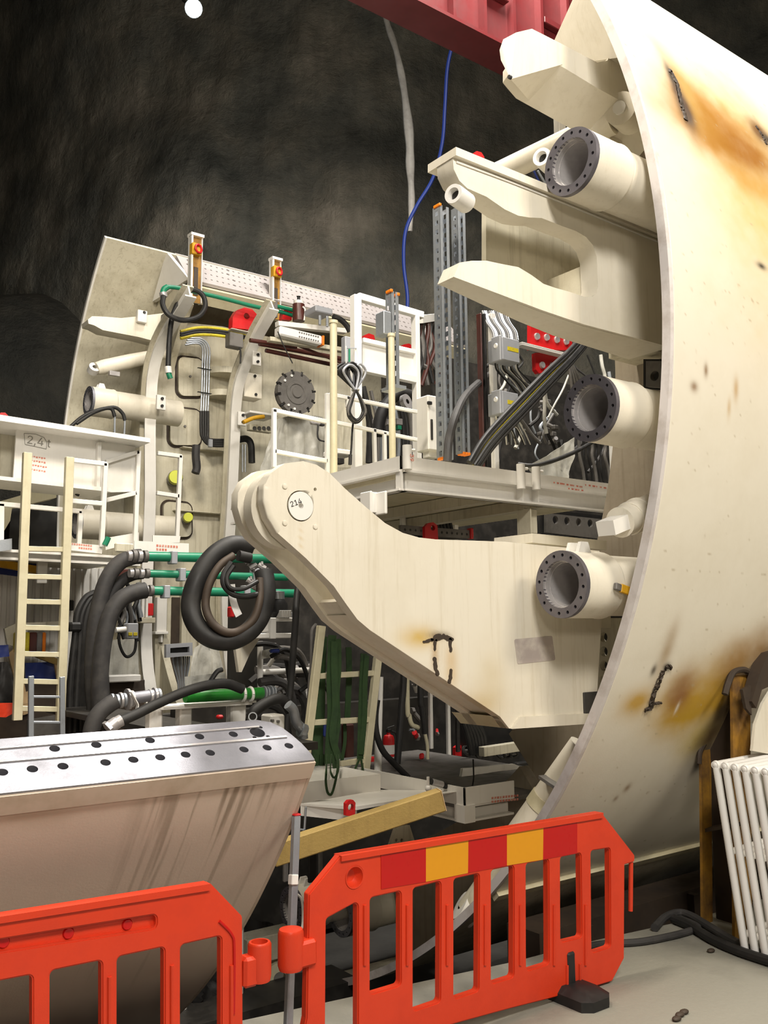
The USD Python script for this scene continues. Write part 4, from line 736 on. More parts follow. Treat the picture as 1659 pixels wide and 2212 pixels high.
bundle('hose_bundle', 'black hoses hanging under the platform above the red lug', 'hose bundle', [([(925+i*9, 1090), (930+i*8, 1115), (942+i*7, 1150)], .016, rubber) for i in range(6)], 6.4)
lug('red bent lug tip above the forked bracket', [(1018, 345), (1020, 332), (1030, 326), (1040, 329), (1046, 338), (1056, 405), (1018, 405)], 4.86, .06, (1032, 372, .004))
bundle('hose_bundle', 'small black and blue cables beside the top thrust cylinder', 'cable', [([(1146+i*5, 366+i), (1152+i*5, 380), (1160+i*6, 398)], .012, [rubber, blue, rubber, galv][i % 4]) for i in range(4)], 4.9)
single('cream_column', vertY(1213, 205, 285, 9, .15, .12), paint, 'pale column far behind, below the top bracket', 'column')
# ---- red crane girder overhead
cg = Thing('crane_girder', 'dark red crane girder with welded stiffeners crossing the top of the picture', 'crane girder'); GY = 8.2
a, b = PY(960, 10, GY), PY(1230, 140, GY); z0 = PY(1090, 90, GY)[2]
def xg(x, y): return PY(x, y, GY)[0]
XA, XB = xg(700, -100), xg(1230, 140)+5; GW = .52
cg.add('bottom_flange', box(XA, XB, GY, GY+GW, z0-.05, z0), crane_red); cg.add('web', box(XA, XB, GY+.12, GY+.15, z0, z0+1.6), crane_red); cg.add('web', box(XA, XB, GY+GW-.15, GY+GW-.12, z0, z0+1.6), crane_red)
for k in range(14):
    x = XA+.35+k*.55; cg.add('stiffener', box(x, x+.05, GY, GY+.13, z0, z0+1.6), crane_red)
for k in range(7):
    x = XA+.45+k*1.1; cg.add('side_tie', box(x, x+.4, GY+.02, GY+.12, z0+.65, z0+.75, .01), crane_red)
cg.done()
# ================================================================ inside of the far half
CW = 12.2
mw = Thing('machine_casing', 'grimy beige machine wall with rounded hatch panels inside the far shield', 'machine casing')
mw.add('wall_plate', plateY([(335, 690), (480, 705), (770, 770), (770, 1240), (500, 1300), (500, 1600), (335, 1600)], CW, .06), paint_old)
def hatch(x0, y0, x1, y1, sk=0):
    g = polyY([(x0, y0), (x1, y0+sk), (x1, y1), (x0, y1-sk*0)], CW-.02).buffer(-.09).buffer(.09, quad_segs=5)
    mw.add('hatch_panel', prism(g, (0, CW-.05, 0), (1, 0, 0), (0, 0, 1), (0, .06, 0)), paint_old)
    mw.add('hatch_gap', prism(g.buffer(.035).difference(g.buffer(.004)), (0, CW-.012, 0), (1, 0, 0), (0, 0, 1), (0, .013, 0)), rust_dark)
    p = PY((x0+x1)/2, (y0+y1)/2, CW-.05); mw.add('hatch_bolt', rod(p-np.array([0, .02, 0]), p, .018, 8), grime)
hatch(384, 771, 437, 856, 6); hatch(366, 880, 432, 962, 8); hatch(352, 1083, 412, 1160, 6)
for x0, y0, x1, y1 in ((440, 797, 520, 800), (436, 846, 508, 850)):
    a, b = PY(x0, y0, CW), PY(x1, y1, CW); n = 14; pts = []
    cen = np.array([(a[0]+b[0])/2, CW, a[2]]); rx = (b[0]-a[0])/2
    th_ = np.linspace(np.pi, 2*np.pi, n); mw.add('curved_rib', hull([cen+np.array([rx*math.cos(t), .35*math.sin(t), z]) for t in th_ for z in (0, -.09)]), paint_old)
mw.add('ledge', boxY(395, 966, 500, 976, CW-.12, .14), paint_old); mw.add('ledge', boxY(378, 1100, 500, 1112, CW-.14, .14), paint_old)
mw.add('column', boxY(395, 1230, 420, 1600, CW-.1, .1), paint_old); mw.add('column', boxY(432, 1215, 486, 1600, CW-.06, .06), paint_old); mw.add('dark_gap', boxY(372, 1290, 388, 1600, CW-.03, .03), rust_dark); mw.done()
def ringrail(X, px, w, label, extra):
    t = Thing('ring_rail', label, 'ring rail'); P = resample([PX(x, y, X) for x, y in px], 6)
    T_ = np.gradient(P, axis=0); nr = np.cross(T_, [1.0, 0, 0]); nr /= np.linalg.norm(nr, axis=1, keepdims=True)
    t.add('flange', sweep(P, [(-w/2, -.012), (w/2, -.012), (w/2, .012), (-w/2, .012)], True, (1, 0, 0)) if False else sweep(P, [(-.012, -w/2), (.012, -w/2), (.012, w/2), (-.012, w/2)], True, (1, 0, 0)), white)
    s = 1 if (nr[len(P)//2] @ np.array([0, 1, 0])) > 0 else -1
    t.add('web', sweep(P+nr*s*.09, [(-.09, -.012), (.09, -.012), (.09, .012), (-.09, .012)], True, (1, 0, 0)), white); t.add('rear_flange', sweep(P+nr*s*.18, [(-.01, -w/2), (.01, -w/2), (.01, w/2), (-.01, w/2)], True, (1, 0, 0)), paint_old)
    for x, y in extra:
        p = PX(x, y, X); b = t.add('joint_plate', box(p[0]-.02, p[0]+.11, p[1]-.06, p[1]-.02, p[2]-.10, p[2]+.10, .005), white)
        for dz in (-.05, .05): t.add('bolt', rod(p+np.array([.05, -.085, dz]), p+np.array([.05, -.06, dz]), .02, 8), rubber, under=b)
    return t.done()
ringrail(4.85, [(412, 640), (403, 655), (375, 699), (351, 740), (337, 777), (329, 818), (326, 868), (324, 919), (324, 986), (324, 1082), (320, 1184), (316, 1300), (316, 1390), (319, 1441), (325, 1487), (330, 1530)], .155, 'curved white ring rail nearest the left skirt, with the green pipes running off it', [(338, 870)])
ringrail(6.1, [(592, 668), (578, 692), (554, 735), (531, 790), (517, 830), (510, 881), (508, 931), (505, 999), (500, 1100), (492, 1220), (489, 1300), (491, 1363), (494, 1420), (500, 1466), (505, 1500), (510, 1560)], .15, 'curved white ring rail behind the round end of the big arm', [(545, 775), (513, 905)])
def mast(label, x0, y0, x1, y1, Y, bx):
    t = Thing('lifting_mast', label, 'mast'); a, b = PY(x0, y0, Y), PY(x1, y1, Y); w = b[0]-a[0]
    t.add('channel_web', box(a[0], b[0], Y+.03, Y+.04, b[2], a[2]), rust_yel); t.add('flange', box(a[0], a[0]+.026, Y-.02, Y+.09, b[2], a[2]), white); t.add('flange', box(b[0]-.012, b[0], Y-.0, Y+.09, b[2], a[2]), white)
    t.add('cap', box(a[0]-.01, b[0]+.01, Y-.03, Y+.1, a[2]-.02, a[2]+.02), white); t.add('rusty_strip', box(a[0]+w*.35, b[0]-w*.3, Y+.02, Y+.03, b[2]+.1, a[2]-.45), rust_dark)
    k = t.add('hoist_block', boxY(bx[0], bx[1], bx[2], bx[3], Y-.06, .1, .01), yellow); c = PY((bx[0]+bx[2])/2+3, (bx[1]+bx[3])/2, Y-.08)
    t.add('shackle', ring(c, (.3, -1, 0), .055, .016, 20, 8), red, under=k, label='red shackle'); t.done()
mast('left lifting mast with a rusty yellow channel and red shackle', 413, 505, 436, 655, 11.2, (416, 522, 436, 552))
mast('right lifting mast with a rusty yellow channel and red shackle', 588, 557, 607, 690, 11.6, (592, 572, 609, 600))
gp = Thing('green_pipe', 'thin green pipe running between the two lifting masts', 'pipe')
gp.add('pipe', tubeY([(352, 624), (360, 620), (385, 622), (420, 630), (480, 644), (545, 661), (600, 672), (640, 684)], 11.0, .028, 10), green); gp.add('fork', tubeY([(570, 656), (600, 662), (640, 672), (650, 678)], 10.95, .028, 10), green)
gp.add('elbow', tubeY([(362, 620), (354, 626), (352, 636)], 11.0, .04, 10), green); gp.add('coupling', rodY(352, 632, 354, 642, 11.0, .05), chrome); gp.add('clamp', boxY(592, 648, 600, 686, 10.9, .1), grime); gp.add('end_valve', boxY(638, 676, 652, 690, 10.95, .08), green); gp.done()
hl = Thing('hose', 'black hose looped once on the green pipe below the left mast', 'hose')
hl.add('loop', tubeY([(353, 640, 10.8), (352, 660, 10.75), (366, 681, 10.7), (396, 692, 10.7), (428, 684, 10.7), (443, 663, 10.72), (438, 638, 10.75), (418, 626, 10.8), (398, 634, 10.82), (382, 660, 10.85), (371, 690, 10.85), (366, 730, 10.9), (364, 770, 10.9), (363, 795, 10.9)], 10.8, .034, 10), rubber)
hl.add('coupling', rodY(363, 792, 364, 806, 10.9, .045), white); hl.add('green_tip', rodY(364, 806, 368, 818, 10.9, .035), green); hl.done()
fb = Thing('far_bracket', 'tapered cream bracket on the far left skirt with a bolted plate', 'bracket')
fb.add('arm', plateY([(190, 690), (199, 683), (226, 684), (262, 687), (300, 683), (356, 676), (354, 742), (300, 728), (222, 713), (204, 703), (191, 699)], 12.0, .25), paint)
k = fb.add('bolted_plate', boxY(298, 668, 318, 698, 11.93, .07), white); fb.add('hole', lathe([(0, 0), (-.004, .02), (0, .024)], PY(312, 675, 11.93), (0, 1, 0), 8), dark, under=k); fb.done()
single('bracket_flange', cat([boxY(354, 676, 362, 745, 11.9, .3)]), grime, 'dark flange with bolts at the root of the far bracket', 'flange')
fj = Thing('far_jack', 'slim cream jack with a slotted eye on the far left skirt', 'hydraulic jack'); p, q = PY(205, 797, 12.0), PY(318, 772, 12.0); d = norm(q-p)
fj.add('barrel', lathe([(0, 0), (.02, .085), (.12, .10), (.5, .10), (.9, .085), (np.linalg.norm(q-p)+.3, .08)], p, d, 22), paint); fj.add('eye', lathe([(-.05, .03), (-.05, .075), (.05, .075), (.05, .03)], p-d*.02, norm(np.cross(d, (0, 0, 1))*1+np.array([0, 0, .5])), 18), white); fj.add('valve', box(*(PY(235, 803, 11.9)[0]+np.array([0, .14])), 11.86, 11.92, *(PY(235, 806, 11.9)[2]+np.array([-.03, .03]))), chrome); fj.done()
thrust('thrust_cylinder', 190, 866, 12.1, 5.3, 'far thrust cylinder on the left skirt above the lettered girder', big=False).done()
thrust('thrust_cylinder', 164, 1131, 11.9, 5.3, 'far thrust cylinder behind the ladder handrails', big=False).done()
bundle('hose_bundle', 'pair of thin black hoses arching over the far upper thrust cylinder into steel tubes', 'hose', [([(150, 924), (180, 899), (215, 885), (240, 883), (248, 900)], .022, rubber), ([(165, 915), (205, 890), (245, 880), (264, 892), (270, 908)], .022, rubber), ([(248, 900), (247, 945), (243, 1000), (240, 1060)], .012, galv), ([(270, 905), (268, 945), (264, 1000), (258, 1060)], .012, galv)], 10.6)
tc = Thing('tube_clamp', 'small dark clamp joining the two thin steel tubes', 'clamp'); tc.add('bar', boxY(240, 942, 272, 948, 10.55, .06), grime); tc.done()
bundle('hose_bundle', 'black hoses arching over the mid rail of the left handrail', 'hose', [([(166, 1070), (180, 1045), (205, 1025), (235, 1022), (265, 1030), (290, 1048)], .024, rubber), ([(200, 1024), (240, 1026), (270, 1040), (292, 1062)], .02, rubber)], 9.9)
# ---- upper interior between the rails
lug('big red lifting eye with a hole between the two masts', [(502, 708), (503, 685), (512, 670), (528, 664), (545, 668), (556, 680), (554, 700), (540, 712)], 11.2, .12, (533, 683, .045))
bundle('cable_bundle', 'black cables running over the top of the left ring rail', 'cable bundle', [([(390, 716+i*5), (430, 708+i*5), (480, 711+i*5), (530, 722+i*5)], .022, rubber if i % 3 else label_yellow) for i in range(4)], 11.3)
vb = Thing('valve_block', 'grey valve block at the end of the cables under the red eye', 'valve'); vb.add('block', boxY(497, 716, 526, 752, 11.1, .15, .01), grime); vb.add('cap', boxY(500, 708, 540, 718, 11.1, .12), white); vb.add('tail', tubeY([(518, 750), (520, 765), (519, 785)], 11.1, .012), rubber); vb.done()
ct = Thing('conduit', 'four bright conduits dropping into a black sleeve down the beige wall', 'conduit')
for i in range(4): ct.add('tube', tubeY([(400+i*2, 745-i*5), (425+i*4, 742-i*3), (437+i*5, 752), (437+i*5, 790), (436+i*5, 840), (434+i*5, 890)], 11.9, .013, 8), galv)
for i in range(4): ct.add('sleeve', tubeY([(434+i*5, 888), (434+i*5, 925), (437+i*4, 945), (455, 956-i*4+6), (500, 957-i*4+6)], 11.88, .022, 8), rubber)
for y in (796, 848): ct.add('strap', boxY(428, y-3, 458, y+3, 11.84, .04), rubber)
ct.add('tie', boxY(452, 948, 460, 966, 11.82, .05), grey_box); ct.done()
single('rag', tubeY([(424, 962), (423, 985), (425, 1010), (422, 1022)], 11.7, .06, 8), rubber_dusty, 'dark blue grey rag hanging on the beige wall beside the rail', 'rag')
bundle('hose_bundle', 'black hose and steel tubes curling behind the right ring rail', 'hose', [([(515, 950), (532, 948), (542, 960), (544, 1000)], .05, rubber), ([(524, 960), (524, 1020)], .012, galv), ([(530, 960), (530, 1020)], .012, galv)], 11.8)
for x, y, r, lab in ((380, 1030, .10, 'round fluorescent yellow cap on the beige wall, larger and higher'), (407, 1117, .07, 'fluorescent yellow cap on the beige wall, smaller and lower')):
    t = Thing('end_plug', lab, 'plug'); p = PY(x, y, 11.9); t.add('cap', lathe([(0, 0), (0, r*.9), (.03, r), (.12, r), (.12, 0)], p, (.35, 1, 0), 22), hi_vis); t.add('collar', lathe([(.12, 0), (.12, r*1.1), (.24, r*1.1), (.24, 0)], p, (.35, 1, 0), 22), grime); t.done()
wb_ = Thing('wall_bracket', 'pale bolted box bracket right of the right ring rail', 'bracket'); wb_.add('box', boxY(528, 803, 566, 862, 11.6, .25), paint); 
for x, y in ((551, 812), (553, 852)): wb_.add('bolt', rod(PY(x, y, 11.58), PY(x, y, 11.62), .022, 8), rubber)
wb_.add('shelf', boxY(540, 886, 600, 900, 11.3, .4), white); wb_.add('rusty_sling', tubeY([(526, 912), (548, 903), (570, 900)], 11.2, .03), yellow); wb_.add('drilled_bar', boxY(540, 915, 588, 935, 11.5, .1), paint_old)
for i in range(4): wb_.add('hole', rod(PY(550+i*10, 925, 11.48), PY(550+i*10, 925, 11.51), .03, 10), dark)
wb_.done()
dd = Thing('flange_disc', 'large dark round flange disc with slots around its edge', 'flange disc'); c = PY(641, 848, 10.6); RD = .30
g = Point(0, 0).buffer(RD, quad_segs=14)
sl = shapely.union_all([affinity.rotate(sbox(RD*.84, -.02, RD*1.2, .02), a, origin=(0, 0)) for a in range(12, 372, 30)])
dd.add('disc', prism(g.difference(sl), c, (1, 0, 0), (0, 0, 1), (0, .08, 0)), grime); dd.add('hub', lathe([(0, .17), (-.012, .165), (-.012, .12), (.002, .11), (.0, .08), (-.02, .07), (-.02, 0)], c, (0, 1, 0), 30), grime); dd.add('drum', lathe([(.08, .26), (.16, .26)], c, (0, 1, 0), 30), dark)
for a in (112, 145, 235, 260): dd.add('bright_bolt', lathe([(-.02, 0), (-.02, .018), (0, .018)], c+np.array([math.cos(math.radians(a))*RD*.8, 0, math.sin(math.radians(a))*RD*.8]), (0, 1, 0), 8), white_clean)
for a in range(12, 372, 30):
    d = np.array([math.cos(math.radians(a)), 0, math.sin(math.radians(a))]); dd.add('stud', rod(c+d*RD*.88+np.array([0, .03, 0]), c+d*RD*1.08+np.array([0, .02, 0]), .016, 6), rubber)
dd.done()
sheet('plastic_cover', [(598, 905), (640, 895), (700, 900), (712, 1025), (560, 1020)], 10.9, 'dusty beige cover sheet hanging below the dark round disc', plastic_wrap, 'cover')
for k, (x0, y0, x1, y1, r) in enumerate(((560, 742, 752, 778, .035), (574, 757, 752, 795, .03), (540, 735, 640, 750, .03), (640, 745, 752, 790, .02))):
    single('maroon_pipe', rodY(x0, y0, x1, y1, 10.9-.1*k, r), maroon, ['long upper', 'long lower', 'short left', 'thin crossing'][k]+' maroon pipe above the dark round disc', 'pipe')
pt = Thing('perforated_duct', 'bright white perforated duct with an orange end above the maroon pipes', 'duct'); p, q = PY(598, 716, 10.4), PY(690, 738, 10.4)
pt.add('duct', bar(p, q, .16, .13, (0, 0, 1), .02), white_clean); pt.add('end_cap', bar(q, q+norm(q-p)*.03, .17, .14), orange_cap)
for i in range(9):
    for j in range(2): pt.add('hole', rod(p+(q-p)*(.45+.055*i)+np.array([0, -.085, .03-.06*j]), p+(q-p)*(.45+.055*i)+np.array([0, -.078, .03-.06*j]), .012, 6), grime)
pt.done()
single('ledge_beam', barY(598, 700, 745, 716, 10.6, .07, .1), white, 'white ledge beam above the perforated duct', 'beam')
single('ledge_beam', barY(580, 733, 750, 758, 10.5, .06, .1), paint_old, 'beige ledge beam just under the perforated duct', 'beam')
boxthing('junction_box', 'grey junction box on the ledge left of the white frame', 'junction box', (682, 658, 719, 680, 10.3, .3, grey_box), [('leg', 690, 680, 694, 702, 10.32, .03, galv), ('leg', 706, 682, 710, 706, 10.32, .03, galv)])
fc = Thing('filter_canister', 'brown filter canister with a white cap beside the second mast', 'canister'); a, b = PY(645, 694, 10.7), PY(645, 658, 10.7); fc.add('body', rod(a, b, .085, 20), maroon); fc.add('cap', rod(b, b+np.array([0, 0, .05]), .07, 20), white); fc.add('valve', lathe([(0, 0), (0, .03), (.05, .02), (.07, .03), (.08, 0)], b+np.array([0, 0, .05]), (0, 0, 1), 12), rubber); fc.add('handle', tubeY([(657, 692), (659, 670), (654, 662)], 10.6, .012), white); fc.done()
lug('small red lifting eye left of the brown canister', [(610, 690), (612, 672), (622, 664), (632, 672), (630, 692)], 11.0, .1, (621, 676, .025))
lug('red round lug showing through the white frame, left', [(785, 734), (787, 724), (797, 720), (808, 724), (811, 736)], 10.3, .1, (798, 733, .005))
lug('red lug behind the right side of the white frame', [(868, 755), (872, 744), (884, 742), (893, 748), (890, 758)], 10.3, .1, (880, 752, .005))
single('cable', tubeY([(720, 684), (735, 690), (748, 702), (756, 716)], 10.2, .04), rubber, 'thick black cable bending down beside the grey junction box', 'cable')
boxthing('grey_bracket', 'pale grey bracket above the hanging cable coil', 'bracket', (746, 725, 764, 792, 9.0, .1, grey_box), [('slot', 754, 752, 760, 785, 8.98, .02, green)])
single('cable', tubeY([(600, 716), (612, 745), (632, 785)], 10.2, .008), rubber, 'thin black wire hanging in front of the maroon pipes', 'cable')
boxthing('small_valve', 'small chrome valve with a thin hose under the left handrail', 'valve', (674, 908, 694, 918, 9.0, .06, chrome), [('body', 694, 908, 702, 920, 9.0, .05, rubber)])
single('cable', tubeY([(687, 918), (686, 940), (690, 950), (702, 954)], 9.0, .01), rubber, 'thin black hose under the small chrome valve', 'hose')
# stuff seen between white frame, tray post and tall trays
A_, B_ = PY(905, 690, 8.3), PY(952, 684, 9.95); single('support_beam', bar(A_, B_, .1, .1), white, 'short white beam carrying cables right of the white frame', 'beam')
its = []
for k in range(14):
    s = (k+.5)/14; x = 905+47*s; Y = 8.3+1.65*s; st0 = A_+(B_-A_)*s; q_ = lambda px, py: np.array([0, 0, 0])+PY(px, py, Y); z_ = rng.uniform(-6, 6, 4)
    g = single('cable', tube([st0, q_(x+z_[0], 715), q_(x+z_[1]*1.6, 750), q_(x+z_[2], 785), q_(x+z_[3]*2, 815+z_[0]*4)], rng.uniform(.018, .04), 8, 5), [rubber, maroon, grime][k % 3], 'x', 'cable'); its.append((x, g.GetPrim()))
ordinals(its, 'dark hanging cable between the white frame and the tall trays, %s from left', 'cables right of the white frame')
its = []
for k in range(12):
    x = 795+k*9; y = rng.uniform(895, 930); Y = rng.uniform(8.4, 9.6)
    g = single('hose', tubeY([(x-12, y-40+rng.uniform(-30, 10)), (x, y-10), (x+4, y+35), (x+2, 1000)], Y, rng.uniform(.02, .045), 8, 5), [rubber, rubber, grime, galv][k % 4], 'x', 'hose'); its.append((x, g.GetPrim()))
ordinals(its, 'dark hose behind the right handrail under the white frame, %s from left', 'hoses under the white frame')
hb3 = Thing('hose_elbow', 'big black hose elbow with a steel flange behind the tray post', 'hose elbow'); hb3.add('hose', tubeY([(815, 940), (822, 900), (838, 870), (862, 850), (890, 856)], 8.2, .07, 12), rubber); hb3.add('flange', lathe([(0, .03), (-.02, .09), (.03, .09), (.03, .03)], PY(876, 869, 8.0), (.3, -1, .2), 20), chrome); hb3.add('nut', lathe([(-.04, 0), (-.04, .05), (0, .05)], PY(876, 869, 7.98), (.3, -1, .2), 6), grime); hb3.done()
boxthing('valve_row', 'row of small chrome valves with a green one behind the lower handrail', 'valve', (812, 902, 820, 916, 8.3, .08, chrome), [('valve', 836, 905, 844, 918, 8.3, .08, chrome), ('valve', 858, 903, 870, 918, 8.3, .08, chrome), ('green_valve', 860, 918, 868, 928, 8.3, .08, green)])
sheet('back_sheet', [(716, 865), (800, 880), (800, 1010), (716, 1010)], 10.4, 'pale beige plates behind the hanging coil', paint_old, 'plate', .02, .02)
boxthing('pale_box', 'pale box low behind the coil tail', 'box', (728, 968, 766, 985, 8.6, .3, white), [('slot', 728, 988, 744, 1002, 8.55, .1, dark)])

# ================================================================ lettered girder, left platform, ladder
GYL = 9.8
gd = Thing('lettered_girder', "white steel girder with handwritten '2,4 t' at the far left", 'girder')
gd.add('top_flange', hull([PY(x, y, GYL)+np.array([0, d, 0]) for x, y in ((-120, 893), (300, 957), (-120, 907), (300, 966)) for d in (-.32, .32)]), white)
gd.add('web_plate', plateY([(36, 922), (215, 951), (292, 965), (292, 1062), (218, 1064), (28, 1042)], GYL-.02, .03), white); gd.add('web', plateY([(-120, 905), (40, 928), (30, 1043), (-120, 1030)], GYL+.3, .03), paint_old)
gd.add('bottom_flange', hull([PY(x, y, GYL)+np.array([0, d, 0]) for x, y in ((-120, 1026), (218, 1062), (-120, 1034), (218, 1070)) for d in (-.30, .30)]), white); gd.add('stiffener', boxY(212, 955, 217, 1062, GYL-.1, .1), white)
p = PY(56, 957, GYL-.022); U = norm(PY(100, 965, GYL-.022)-p); V = norm(np.array([0, 0, 1])-U*U[2])
gd.add('handwriting', cat([text('2,4 t', p, U, V, .085, .002)]+[bar(PY(x0, y0, GYL-.023), PY(x1, y1, GYL-.023), .004, .007) for x0, y0, x1, y1 in ((52, 936, 78, 938), (78, 938, 95, 945), (95, 945, 101, 955), (101, 955, 100, 970), (100, 970, 54, 960), (54, 960, 52, 936))]), ink, False)
for j, y in enumerate((984, 993, 1003, 1012)):
    gd.add('stencil_line', cat([boxY(67+i*5.5+(j == 2)*3, y+i*.9, 67+i*5.5+3.6+(j == 2)*3, y+i*.9+4-(i+j) % 2, GYL-.022, .002, 0) for i in range(6)]), red_ink, False, label='faded illegible red stencil line')
gd.done()
lug('red lifting eye on top of the lettered girder at the picture edge', [(-4, 910), (-3, 897), (2, 891), (11, 891), (17, 897), (18, 912)], GYL, .05, (9, 900, .022))
boxthing('curved_plate', 'cream plate edge behind the lettered girder at the far left', 'plate', (-60, 925, 30, 955, GYL+.6, .1, paint))
br_ = Thing('yellow_brace', 'bent yellowish brace beam behind the ladder at the far left', 'brace'); br_.add('beam', plateY([(-40, 1110), (0, 1083), (80, 1060), (122, 1062), (122, 1075), (50, 1092), (26, 1098), (22, 1125), (4, 1155), (-40, 1160)], 10.6, .25), beige_tube); br_.add('grey_strut', barY(-10, 1000, 30, 973, 10.7, .05), galv); br_.done()
single('dark_opening', boxY(22, 1095, 120, 1222, 11.03, .3), rubber, 'black opening behind the handrail at the far left', 'opening')
LP = 9.4
lp_ = Thing('left_platform', 'white steel platform with kick plates and red stencils at the left', 'platform')
lp_.add('edge_channel', cat([hull([PY(x, y, LP)+np.array([0, d, 0]) for x, y in ((-60, 1183), (300, 1204), (-60, 1189), (300, 1209)) for d in (-.06, .06)]), hull([PY(x, y, LP)+np.array([0, d, 0]) for x, y in ((-60, 1189), (300, 1207), (-60, 1204), (300, 1222)) for d in (.04, .06)]), hull([PY(x, y, LP)+np.array([0, d, 0]) for x, y in ((-60, 1201), (300, 1218), (-60, 1206), (300, 1223)) for d in (-.04, .06)])]), white)
lp_.add('deck', hull([PY(x, y, LP)+np.array([0, d, 0]) for x, y in ((-60, 1186), (300, 1205), (-60, 1192), (300, 1211)) for d in (.06, 1.6)]), paint_old)
lp_.add('kick_plate', plateY([(148, 1172), (222, 1178), (220, 1196), (148, 1188)], LP-.02, .012), white); lp_.add('kick_plate', plateY([(228, 1162), (300, 1150), (300, 1170), (228, 1188)], LP+.4, .012), white)
lp_.add('kick_plate', plateY([(330, 1156), (390, 1158), (388, 1172), (330, 1172)], LP+.5, .012), white); lp_.add('kick_plate', plateY([(290, 1168), (408, 1174), (408, 1202), (330, 1202), (290, 1196)], LP-.02, .012), white)
for j in range(2):
    lp_.add('stencil_line', cat([boxY(155+i*5, 1173+i*.5+j*7, 158.5+i*5, 1177+i*.5+j*7, LP-.022, .002, 0) for i in range(9) if not (j and i < 3)]), red_ink, False, label='illegible red stencilling')
    lp_.add('stencil_line', cat([boxY(338+i*6, 1176+i*.4+j*8, 342+i*6, 1181+i*.4+j*8, LP-.022, .002, 0) for i in range(8) if not (j and i > 3)]), red_ink, False, label='illegible red stencilling')
lp_.add('folded_corner', plateY([(-40, 1172), (26, 1163), (26, 1187), (-40, 1198)], LP-.15, .02), galv); lp_.add('drop_plate', boxY(82, 1206, 102, 1260, LP+.2, .05), white); lp_.done()
for k, (lab, bars) in enumerate((('white handrail on the left platform beside the ladder top', [('top_bar', 155, 994, 230, 1003), ('mid_bar', 152, 1082, 220, 1088), ('post', 228, 1001, 219, 1182)]), ('white handrail running back from the ladder handrail', [('top_bar', 229, 998, 299, 976), ('mid_bar', 228, 1081, 294, 1065), ('post', 299, 974, 291, 1184)]), ('white handrail between the two ring rails', [('top_bar', 340, 979, 392, 986), ('mid_bar', 338, 1065, 386, 1072), ('post', 390, 984, 382, 1168)]), ('low white handrail passing behind the ladder', [('top_bar', -20, 1087, 176, 1105), ('post', 174, 1104, 170, 1176), ('post', 3, 1088, 2, 1172)]))):
    rail(lab, bars, [9.38, 9.75, 10.4, 9.6][k], .024, white, True)
def ladder(name, label, L0, L1, Rr0, R1, rungs, Y, w, m, rr=None):
    t = Thing(name, label, 'ladder'); t.add('stile', barY(*L0, *L1, Y, w, w*1.3), m); t.add('stile', barY(*Rr0, *R1, Y, w, w*1.3), m)
    for x0, y0, x1, y1 in rungs: t.add('rung', barY(x0, y0, x1, y1, Y, rr or w*.8, w*.7), m)
    return t.done()
rg = []
for y in (1186, 1246, 1300, 1356, 1413, 1472, 1531):
    f = (y-985)/(1555-985); xl = 59+(37-59)*f; xr = 150+(128-150)*f; rg.append((xl, y-.8, xr, y+1.2))
ladder('ladder', 'tall cream ladder against the left platform', (59, 978), (37, 1556), (150, 988), (130, 1560), rg, 9.1, .062, beige_tube, .05)
ladder('ladder', 'small grey aluminium ladder standing in front of the cream ladder', (67, 1460), (65, 2075), (134, 1462), (137, 2075), [(68, y, 134, y+.5) for y in (1505, 1560)], 8.6, .035, galv, .022)
for lab, sp in (('flat steel gusset box on the left platform edge', (250, 1172, 289, 1194, 9.3, .05, paint_old)), ('dark square plate on the white wall beside the ladder', (143, 1296, 160, 1319, 10.95, .03, dark))): boxthing('plate', lab, 'plate', sp)
single('green_strap', tubeY([(234, 1161), (230, 1170), (226, 1178)], 9.3, .03), green, 'small green strap end on the left platform', 'strap')

# ================================================================ lower left behind the drilled joint
ww = Thing('site_container', 'white ribbed container wall behind the cream ladder', 'container'); a, b = PY(-60, 1218, 11.0), PY(214, 1465, 11.0)
ww.add('wall_sheet', box(a[0], b[0], 11.02, 11.06, b[2], a[2]), white)
for i in range(16): x = a[0]+.05+i*(b[0]-a[0])/16; ww.add('rib', box(x, x+.06, 10.99, 11.03, b[2], a[2], .008), white)
ww.done()
single('grimy_panel', boxY(150, 1222, 300, 1345, 11.3, .05), paint_old, 'grimy beige panel above the big hoses, right of the ladder', 'panel')
yb = Thing('striped_beam', 'yellow beam on a blue tarpaulin behind the top of the ladder', 'beam'); yb.add('tarpaulin', plateY([(-30, 1206), (84, 1210), (84, 1226), (40, 1245), (-30, 1236)], 10.5, .05), blue); yb.add('beam', barY(-30, 1212, 84, 1232, 10.4, .08, .1), yellow); yb.done()
for k, (x0, x1, m, w) in enumerate(((40, 64, label_yellow, 'yellow'), (64, 80, maroon, 'brown'), (80, 92, grime, 'grey'), (93, 99, orange_cap, 'orange'))): boxthing('stacked_board', w+' board standing behind the ladder rungs', 'board', (x0, 1366, x1, 1410, 10.2, .2, m))
hp = Thing('hopper', 'cream sheet metal hopper edge behind the ladder', 'hopper'); hp.add('side', plateY([(10, 1358), (36, 1346), (132, 1342), (130, 1352), (60, 1362), (50, 1402), (16, 1392)], 10.4, .06), paint_old); hp.add('lip', plateY([(48, 1395), (132, 1425), (132, 1440), (90, 1424), (48, 1405)], 10.35, .1), timber); hp.done()
for k, (px, m, lab) in enumerate((([(18, 1412), (30, 1402), (52, 1470), (60, 1520), (46, 1522)], plywood, 'left leaning raw plywood plank behind the ladder'), ([(46, 1500), (64, 1492), (66, 1540), (50, 1545)], plywood, 'short raw plywood offcut near the small ladder'), ([(118, 1432), (134, 1440), (140, 1482), (126, 1482)], plywood, 'raw plywood corner right of the blue tarpaulin'))): single('plank', plateY(px, 10.35+.004*k, .04), m, lab, 'plank')
